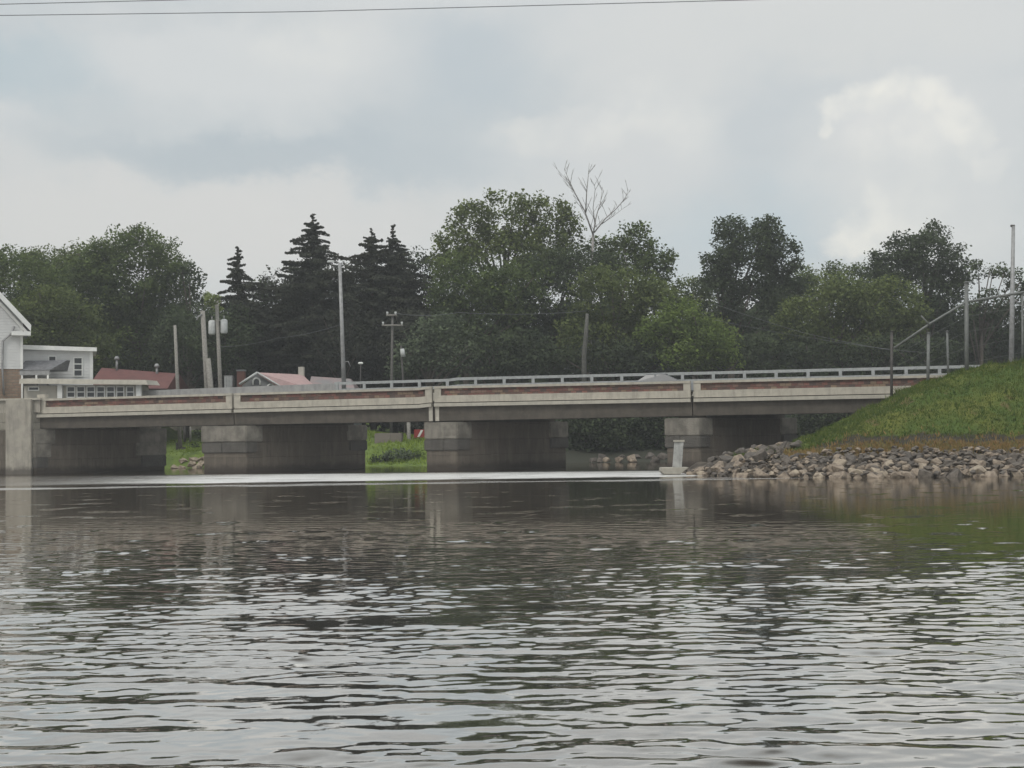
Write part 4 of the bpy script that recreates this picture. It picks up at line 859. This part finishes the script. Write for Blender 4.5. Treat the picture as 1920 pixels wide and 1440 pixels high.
# ------------------------------------------------------------------ trees
LEAF = {
 'mid': mat_leaf('leaf_mid_green', (0.043, 0.061, 0.028), (0.122, 0.159, 0.054)),
 'dark': mat_leaf('leaf_dark_green', (0.034, 0.045, 0.029), (0.084, 0.107, 0.054)),
 'light': mat_leaf('leaf_light_green', (0.076, 0.109, 0.034), (0.190, 0.251, 0.068), 0.35),
 'olive': mat_leaf('leaf_olive', (0.058, 0.076, 0.030), (0.144, 0.175, 0.061)),
 'grey': mat_leaf('leaf_grey_green', (0.061, 0.078, 0.052), (0.138, 0.170, 0.101)),
 'needle': mat_leaf('needle_dark', (0.030, 0.034, 0.026), (0.068, 0.073, 0.053), 0.1),
 'vine': mat_leaf('leaf_vine', (0.122, 0.152, 0.061), (0.258, 0.304, 0.122), 0.35)}
def leaf_mesh(name, C, size, tone, m, flat=0.0):
    n = len(C); nrm = rng.normal(size=(n, 3)); nrm[:, 2] = np.abs(nrm[:, 2])+0.35; nrm[:, 1] -= 0.3
    nrm /= np.linalg.norm(nrm, axis=1)[:, None]
    a = rng.normal(size=(n, 3)); u_ = np.cross(nrm, a); u_ /= np.linalg.norm(u_, axis=1)[:, None]; v_ = np.cross(nrm, u_)
    s = size[:, None]; asp = rng.uniform(0.45, 0.8, n)[:, None]
    P = np.stack([C-u_*s*0.5, C+v_*s*asp*0.5, C+u_*s*0.5, C-v_*s*asp*0.5], 1).reshape(-1, 3)
    me = mesh_np(name, P, np.arange(4*n).reshape(n, 4), m)
    q = me.attributes.new('tone', 'FLOAT', 'FACE'); q.data.foreach_set('value', np.clip(tone, 0, 1).astype(np.float32))
    return me
def add_me(name, me, parent):
    o = bpy.data.objects.new(name, me); col.objects.link(o)
    if parent: o.parent = parent; o.matrix_parent_inverse = Matrix.Translation(-parent.location)
    return o
def tree(name, label, Y, blobs, leaf, dens=1.0, cl=1.15, lsize=0.27, trunk=0.38, ragged=0.5, group=None, cat='tree', bark=BARK, base=None, depth=0.8):
    """crown of leaf clumps filling the given ellipsoids; blobs are (px, py, rx, ry) sizes as seen at distance Y"""
    sc = Y/F; cs_, rs_, tn_ = [], [], []
    for (px, py, rx_, ry_) in blobs:
        c0 = at(px, py, Y + random.uniform(-1, 1)); a, b_ = rx_*sc, ry_*sc; dd = (a+b_)*0.5*depth
        area = a*b_*math.pi
        nC = max(4, int(area/(cl*cl)*1.9*dens))
        d = rng.normal(size=(nC, 3)); d /= np.linalg.norm(d, axis=1)[:, None]
        d[:, 1] = -np.abs(d[:, 1])*np.where(rng.random(nC) < 0.72, 1, -1)
        rad = rng.uniform(0.45, 1.0, nC)**0.6
        P = np.array(c0)[None, :] + d*rad[:, None]*np.array([a-cl*0.35, dd, b_-cl*0.35])[None, :]
        cs_.append(P); rs_.append(rng.uniform(0.55, 1.15, nC)*cl*np.where(rad > 0.85, 0.8, 1.0)); tn_.append(rng.normal(0.45, 0.24, nC)+0.1*d[:, 2])  # clump tone rises towards the top, painting in light from above
    cs_ = np.vstack(cs_); rs_ = np.concatenate(rs_); tn_ = np.concatenate(tn_)
    per = np.maximum(12, (rs_**2*4.2/(lsize**2)*1.5).astype(int)); tot = int(per.sum()); ii = np.repeat(np.arange(len(cs_)), per)
    d = rng.normal(size=(tot, 3)); d /= np.linalg.norm(d, axis=1)[:, None]
    rr = rng.uniform(0, 1, tot)**0.42*(1+ragged*0.5*rng.normal(size=tot)*0.5)
    L = cs_[ii]+d*rr[:, None]*rs_[ii][:, None]*np.array([1.15, 1.0, 0.85])
    tone = tn_[ii]+rng.normal(0, 0.06, tot)
    gz = base if base is not None else float(ground_h(cs_[:, 0].mean(), Y))
    L = L[L[:, 2] > gz]; tone = tone[:len(L)]
    cx = at(blobs[0][0], 700, Y).x
    r = empty(name, (cx, Y, gz), label, cat, group)
    add_me('crown', leaf_mesh('crown', L, rng.uniform(0.6, 1.35, len(L))*lsize, tone, LEAF[leaf]), r)
    if trunk:
        mb = MB(); top = at(blobs[0][0], blobs[0][1]+blobs[0][3]*0.2, Y)
        mid = Vector((cx*0.6+top.x*0.4+0.2, Y, gz*0.5+top.z*0.5)); mb.tube([(cx, Y, gz-0.3), (cx, Y, gz+0.5), mid, top], [trunk*1.35, trunk, trunk*0.7, trunk*0.15], 9)
        for k in range(min(12, len(cs_))):
            q = Vector(cs_[random.randrange(len(cs_))]); h0 = gz+(q.z-gz)*random.uniform(0.45, 0.7)
            f = min(max((h0-gz)/(top.z-gz+0.01), 0), 1); s0 = Vector((cx+(top.x-cx)*f, Y, h0))
            mb.tube([s0, s0.lerp(q, 0.5)+Vector((0, 0, 0.3)), q], [trunk*0.35, trunk*0.22, 0.04], 6)
        mb.build('trunk', bark, r)
    return r
def conifer(label, px, top_y, Y, hw, bot_y=700, tiers=30, tone0=0.4, group='dark spruces behind the bridge'):
    t0 = at(px, top_y, Y); gz = float(ground_h(t0.x, Y)); H = t0.z-gz; sc = Y/F
    r = empty('spruce_tree', (t0.x, Y, gz), label, 'tree', group); Ls, Ts = [], []
    mb = MB(); mb.tube([(t0.x, Y, gz), (t0.x, Y, gz+H*0.5), t0], [0.32, 0.2, 0.03], 8)
    z = t0.z-0.15; k = 0
    while z > gz+1.0:
        f = (t0.z-z)/H; ln0 = hw*sc*min(1.0, 0.035+f*2.8)
        nb = 7 if f > 0.06 else 4
        for j in range(nb):
            a = 2*math.pi*(j+random.random()*0.8)/nb; ln = ln0*random.choice((random.uniform(0.45, 0.9), random.uniform(0.9, 1.35)))
            dr = Vector((math.cos(a), math.sin(a), 0)); droop = random.uniform(-0.38, 0.12)
            end = Vector((t0.x, Y, z)) + dr*ln + Vector((0, 0, ln*droop+0.1))
            zj = z+random.uniform(-0.3, 0.3); st = Vector((t0.x, Y, zj)); end.z += zj-z; mb.tube([st, end], [0.05, 0.015], 4, False)
            m_ = int(10+ln*120); tt = rng.uniform(0.05, 1.05, m_)
            P = np.array(st)[None, :]+(np.array(end-st))[None, :]*tt[:, None]
            P[:, 2] += 0.12*np.sin(tt*3.14)*ln*0.3 - rng.uniform(0, 0.34, m_)*(1.1-tt*0.6)*min(1.0, 0.25+ln*0.5)
            wd = 0.28*(1.1-tt)*ln*0.5+0.03; off = rng.normal(size=m_)*wd
            P[:, 0] += -math.sin(a)*off; P[:, 1] += math.cos(a)*off
            Ls.append(P); Ts.append(rng.normal(tone0, 0.18, m_)+0.25*(tt-0.5))
        z -= random.uniform(0.42, 0.62); k += 1
    mb.build('trunk', BARK, r); L = np.vstack(Ls); Tn = np.concatenate(Ts)
    add_me('needles', leaf_mesh('needles', L, rng.uniform(0.12, 0.30, len(L)), Tn, LEAF['needle']), r)
    return r

G1 = 'broadleaf trees behind the bridge'
# left wood
tree('broadleaf_tree', 'light green low tree at the left edge behind the gabled house', 124, [(20, 540, 130, 85), (-60, 560, 90, 120), (30, 640, 130, 80)], 'mid', 1.1, group=G1)
tree('broadleaf_tree', 'bright green tree filling the gap between gabled house and the big dome-shaped tree', 121, [(105, 590, 95, 60), (60, 620, 90, 60), (150, 660, 80, 60)], 'olive', 1.35, group=G1)
tree('broadleaf_tree', 'largest dome-shaped tree on the left with dense dark green crown', 131, [(255, 520, 112, 104), (190, 545, 90, 95), (310, 560, 66, 105), (250, 640, 140, 80)], 'mid', 1.8, group=G1)
tree('broadleaf_tree', 'row-top tree with knobbly edge left of the dome-shaped tree', 138, [(110, 525, 90, 72), (50, 530, 70, 70), (160, 510, 60, 60), (110, 620, 100, 80)], 'olive', 1.1, group=G1)
tree('broadleaf_tree', 'sparse dark tree on the right flank of the dome-shaped tree', 127, [(355, 520, 30, 34), (368, 575, 30, 40), (340, 630, 50, 70), (385, 650, 50, 60)], 'dark', 0.9, cl=0.8, lsize=0.3, trunk=0.25, group=G1)
conifer('short spruce left of the two tall spruces', 446, 462, 121, 62)
conifer('tallest spruce with a sharp pointed top', 586, 400, 123, 92)
conifer('left tip of the twin dark spruces right of the lamp pole', 697, 430, 124, 80)
conifer('right tip of the twin dark spruces right of the lamp pole', 736, 425, 126, 84)
tree('broadleaf_tree', 'small round tree between the short spruce and the tallest spruce', 128, [(500, 560, 40, 42), (500, 640, 60, 70)], 'dark', 1.0, cl=0.9, trunk=0.22, group=G1)
tree('broadleaf_tree', 'brown-green ragged tree between twin spruces and the tallest broadleaf tree', 131, [(775, 500, 42, 40), (790, 560, 55, 60), (775, 640, 60, 70)], 'dark', 1.0, cl=0.9, group=G1)
for i, (px, Y) in enumerate(((420, 119), (520, 126), (640, 120), (760, 122), (350, 121))):
    tree('understory_tree', ['dark undergrowth tree below the short spruce', 'dark undergrowth tree left of the tallest spruce', 'dark undergrowth tree behind the tall lamp pole', 'dark undergrowth tree behind the crossarm pole', 'dark undergrowth tree behind the thin bare pole'][i], Y, [(px, 640, 72, 75)], 'needle' if i in (1, 2, 3) else 'dark', 1.4, cl=1.0, trunk=0.2, group='dark undergrowth trees')
for i, (px, py, Y, a, b_) in enumerate(((425, 620, 124, 62, 75), (520, 580, 127, 70, 85), (600, 560, 128, 70, 85), (680, 560, 129, 65, 85), (750, 560, 129, 62, 75))):
    tree('broadleaf_tree', ['dark broad tree behind the short spruce', 'dark broad tree left of the tallest spruce', 'dark broad tree behind the tallest spruce', 'dark broad tree behind the left twin spruce', 'dark broad tree behind the right twin spruce'][i], Y, [(px, py, a, b_), (px, py+90, a, b_)], 'needle', 1.3, cl=1.1, trunk=0.25, group='dark broad trees behind the spruces')
# centre
tree('broadleaf_tree', 'tallest broadleaf tree in the centre with open clumpy top', 127,
     [(945, 412, 70, 74), (885, 418, 50, 48), (1028, 405, 52, 48), (850, 460, 50, 48), (1068, 432, 34, 48), (950, 500, 140, 72), (1010, 470, 80, 60), (840, 500, 50, 40)], 'olive', 1.15, cl=0.95, lsize=0.30, ragged=0.8, group=G1, trunk=0.5)
tree('broadleaf_tree', 'broad green tree below the tallest one on its left side', 122, [(870, 545, 78, 82), (900, 600, 90, 90), (850, 640, 60, 60), (960, 560, 90, 80)], 'mid', 1.2, group=G1)
tree('broadleaf_tree', 'broad dark green tree below the tallest one on its right side', 124, [(1030, 560, 100, 95), (1000, 640, 110, 75), (1090, 520, 80, 60)], 'dark', 1.2, group=G1)
tree('broadleaf_tree', 'round-topped tree just right of the bare dead tree', 128, [(1190, 452, 42, 42), (1228, 490, 42, 44), (1160, 480, 52, 46), (1200, 540, 84, 74), (1120, 490, 50, 50)], 'mid', 1.15, cl=0.85, lsize=0.29, ragged=0.8, group=G1)
tree('broadleaf_tree', 'bright yellow-green tree in front of the round-topped tree', 119, [(1150, 560, 100, 72), (1230, 590, 88, 80), (1310, 640, 78, 62), (1200, 650, 100, 60), (1100, 640, 70, 60)], 'olive', 1.2, group=G1)
tree('broadleaf_tree', 'lightest green low tree bulging over the third span', 116.5, [(1325, 640, 62, 55), (1280, 600, 55, 48), (1345, 670, 48, 35), (1280, 665, 70, 40), (1240, 620, 60, 45)], 'light', 1.25, cl=1.0, group=G1)
tree('broadleaf_tree', 'grey-green bushy tree low behind the far railing left of centre', 115, [(800, 650, 52, 55), (760, 680, 50, 38), (850, 665, 60, 50), (830, 620, 40, 40)], 'grey', 1.15, cl=0.9, group=G1)
tree('broadleaf_tree', 'dull green bushy tree low behind the far railing in the centre', 115.5, [(930, 670, 72, 45), (985, 660, 60, 52), (910, 630, 45, 40)], 'dark', 1.15, cl=0.95, group=G1)
tree('broadleaf_tree', 'dull green bushy tree low beside the pale dead trunk', 116.5, [(1150, 670, 62, 45), (1200, 680, 60, 38), (1060, 680, 50, 38)], 'dark', 1.15, cl=0.95, group=G1)
tree('broadleaf_tree', 'small far tree in the gap between the centre trees and the twin-topped tree', 140, [(1300, 540, 34, 26), (1320, 580, 50, 45)], 'olive', 1.0, cl=0.9, group=G1)
# right
tree('broadleaf_tree', 'tall twin-topped dark tree right of the gap', 127, [(1368, 450, 38, 46), (1438, 455, 38, 55), (1350, 500, 34, 34), (1400, 520, 76, 58), (1420, 590, 90, 80), (1345, 505, 36, 52), (1468, 490, 40, 56), (1340, 560, 60, 60), (1470, 560, 60, 60), (1372, 425, 34, 24), (1440, 425, 28, 26), (1405, 470, 60, 50)], 'dark', 1.25, cl=0.85, lsize=0.29, ragged=0.8, group=G1, trunk=0.42)
tree('broadleaf_tree', 'wide light green tree below the cumulus cloud', 121, [(1570, 560, 78, 60), (1500, 600, 60, 55), (1650, 575, 85, 66), (1600, 640, 120, 50), (1700, 600, 50, 55)], 'olive', 1.2, group=G1)
tree('broadleaf_tree', 'green tree line behind the wide light green tree', 136, [(1540, 530, 70, 42), (1610, 535, 60, 42), (1490, 540, 50, 48), (1580, 600, 110, 70)], 'mid', 1.1, group=G1)
tree('broadleaf_tree', 'tall dark round tree on the right behind the fence rail', 127, [(1735, 480, 62, 52), (1690, 500, 50, 38), (1640, 500, 18, 36), (1750, 440, 36, 24), (1720, 560, 96, 70), (1780, 530, 36, 50), (1700, 470, 50, 40), (1655, 530, 50, 50), (1790, 500, 34, 50)], 'dark', 1.25, cl=0.9, ragged=0.8, group=G1, trunk=0.42)
tree('broadleaf_tree', 'sparse ragged tree around the light mast', 124, [(1835, 510, 30, 26), (1880, 515, 30, 24), (1850, 570, 40, 40), (1910, 540, 34, 44), (1820, 600, 30, 40)], 'dark', 0.65, cl=0.7, lsize=0.28, ragged=1.0, group=G1, trunk=0.25)
tree('broadleaf_tree', 'dark tree low at the right edge behind the mound', 129, [(1860, 630, 80, 66), (1950, 600, 90, 80), (1830, 600, 40, 40), (1780, 640, 60, 70), (1960, 530, 50, 40)], 'dark', 1.2, group=G1)
for i, (px, Y) in enumerate(((1430, 118), (1520, 119), (1640, 118), (1740, 117))):
    tree('understory_tree', ['dark undergrowth tree below the twin-topped tree', 'dark undergrowth tree over the last span', 'dark undergrowth tree left of the fence rail', 'dark undergrowth tree behind the fence posts'][i], Y, [(px, 670, 72, 48), (px+10, 720, 70, 50)], 'dark', 1.3, cl=1.0, trunk=0.2, group='dark undergrowth trees')
for i, (px, Y) in enumerate(((1105, 111), (1170, 110.5), (1230, 112), (1530, 111), (1600, 112), (1680, 113))):
    tree('shore_tree', ['leftmost dark shore bush under the third span', 'middle dark shore bush under the third span', 'dark shore bush against the third pier', 'dark shore bush right of the last pier', 'dark shore bush left of the mound slope', 'dark shore bush behind the mound slope'][i], Y, [(px, 835, 55, 42), (px+12, 780, 55, 50), (px-15, 800, 50, 45)], 'dark' if i != 4 else 'needle', 1.5, cl=0.9, trunk=0.15, base=0.3, group='dark shore bushes under the bridge')
# vine on the transformer pole
tree('climbing_vine', 'yellow-green vine crowning the transformer pole', 109, [(398, 562, 17, 13), (408, 575, 9, 14), (390, 553, 9, 6)], 'vine', 1.3, cl=0.28, lsize=0.2, trunk=0, cat='vine', base=4.0)
# shrubs under the spans and on the mound
for i, (px, py, Y, rx_, ry_, lf) in enumerate(((750, 858, 106.6, 40, 18, 'grey'), (785, 856, 107.0, 20, 16, 'light'), (712, 864, 106.7, 24, 13, 'dark'), (370, 812, 114, 8, 7, 'dark'), (369, 838, 113, 7, 6, 'dark'))):
    tree('bank_shrub', ['grey-green shrub at the water line in the second opening', 'light green shrub against the second pier', 'green shrub at the right side of the first pier', 'upper dark shrub seen under the first span', 'lower dark shrub seen under the first span'][i], Y, [(px, py, rx_, ry_)], lf, 1.6, cl=0.4, lsize=0.2, trunk=0, cat='shrub')
tree('bank_shrub', 'light green tuft on the mound beside the tall fence post', 72.2, [(1797, 708, 15, 8)], 'light', 1.5, cl=0.25, lsize=0.11, trunk=0, cat='shrub', base=4.0)
# far wood as one mass
pw_ = []
sc = 160/F
n = 150000; pxs = rng.uniform(-500, 2500, n); topy = 590+25*np.sin(pxs*0.021)+16*np.sin(pxs*0.063+1)
pys = topy + (838-topy)*rng.uniform(0, 1, n)
d0 = np.array([ray(0, 0), ray(1, 0), ray(0, 1)]); dd = d0[0]+(d0[1]-d0[0])*pxs[:, None]+(d0[2]-d0[0])*pys[:, None]
Yw = rng.uniform(146, 168, n); P = np.array(CAM)[None, :]+dd*(Yw/dd[:, 1])[:, None]
me = leaf_mesh('woodland', P, rng.uniform(0.7, 1.4, n), 0.3+0.25*np.sin(P[:, 0]*0.8)+rng.normal(0, 0.15, n), LEAF['dark'])
tag(add_me('woodland', me, None), 'dark mass of woodland far behind the separate trees', 'woodland', kind='stuff')

# bare dead tree
dt = at(1104, 700, 126.0)
dead = empty('dead_tree', (dt.x, 126.0, 1.4), 'tall bare dead tree with pale branches above the green crowns', 'tree')
mb = MB(); mb.tube([(dt.x, 126.0, 1.0), at(1106, 570, 126.0), at(1112, 440, 126.0)], [0.2, 0.16, 0.11], 8); mb.build('trunk', BARKP, dead)
ps = at(1094, 710, 114.6); mb = MB(); mb.tube([(ps.x, 114.6, 1.0), at(1095, 665, 114.6), at(1099, 625, 114.6), at(1101, 588, 114.6)], [0.24, 0.2, 0.18, 0.12], 8)
tag(mb.build('bare_tree', mat('pale_grey_bark', (0.11, 0.108, 0.096), (0.07, 0.07, 0.062), 0.9, 5, 0.3, 20)), 'pale bare trunk standing before the green trees at the centre', 'tree')
mb = MB()
def limb(pts, r0):
    P = [at(x, y, 126.0+random.uniform(-0.4, 0.4)) for x, y in pts]; nn = len(P)
    r0 *= 0.72; mb.tube(P, [r0*(1-0.8*i/(nn-1)) for i in range(nn)], 6)
    for a, b_ in zip(P[:-1], P[1:]):
        for _ in range(3):
            q = a.lerp(b_, random.random()); v = (b_-a).normalized(); sd_ = Vector((random.choice((-1, 1))*random.uniform(0.4, 1.0), random.uniform(-.6, .6), random.uniform(0.3, 1.0))).normalized()
            ln = random.uniform(0.5, 1.5); e = q+(v*0.6+sd_).normalized()*ln; mb.tube([q, e], [r0*0.32, 0.012], 4); 
            q2 = q.lerp(e, 0.6); mb.tube([q2, q2+(sd_+Vector((0, 0, 0.8))).normalized()*ln*0.5], [0.02, 0.01], 4)
limb([(1112, 440), (1096, 395), (1078, 362), (1068, 340), (1058, 318)], 0.11)
limb([(1098, 400), (1100, 360), (1103, 330), (1105, 305)], 0.09)
limb([(1112, 440), (1118, 405), (1126, 380), (1130, 350)], 0.10)
limb([(1114, 436), (1135, 410), (1155, 392), (1172, 372), (1178, 355)], 0.10)
limb([(1128, 420), (1150, 405), (1172, 388)], 0.06)
limb([(1084, 372), (1070, 350), (1056, 330)], 0.05)
limb([(1116, 425), (1112, 390), (1116, 355), (1114, 345)], 0.07)
mb.build('branches', BARKP, dead)

# riverbed sheet far under everything, out to the horizon
me = mesh_np('river_bed', np.array([[-3000, -600, -2.4], [3000, -600, -2.4], [3000, 3000, -2.4], [-3000, 3000, -2.4]]), np.array([[0, 1, 2, 3]]), mat('river_mud', (0.06, 0.05, 0.035), (0.04, 0.035, 0.025), 0.9, 0.3))
o = bpy.data.objects.new('river_bed', me); col.objects.link(o); tag(o, kind='structure')

# ------------------------------------------------------------------ haze: one closed box of thin even air round everything
mb = MB(); mb.box(-1400, 1400, -300, 1400, -3.6, 60.0)
hm = bpy.data.materials.new('thin_haze'); hm.use_nodes = True; t = NT(hm.node_tree); t.n.clear()
o = t.new('ShaderNodeOutputMaterial'); v = t.new('ShaderNodeVolumePrincipled'); v.inputs['Color'].default_value = (0.86, 0.88, 0.9, 1); v.inputs['Density'].default_value = 0.00065
t.l.new(v.outputs[0], o.inputs['Volume']); tag(mb.build('haze', hm), kind='stuff')
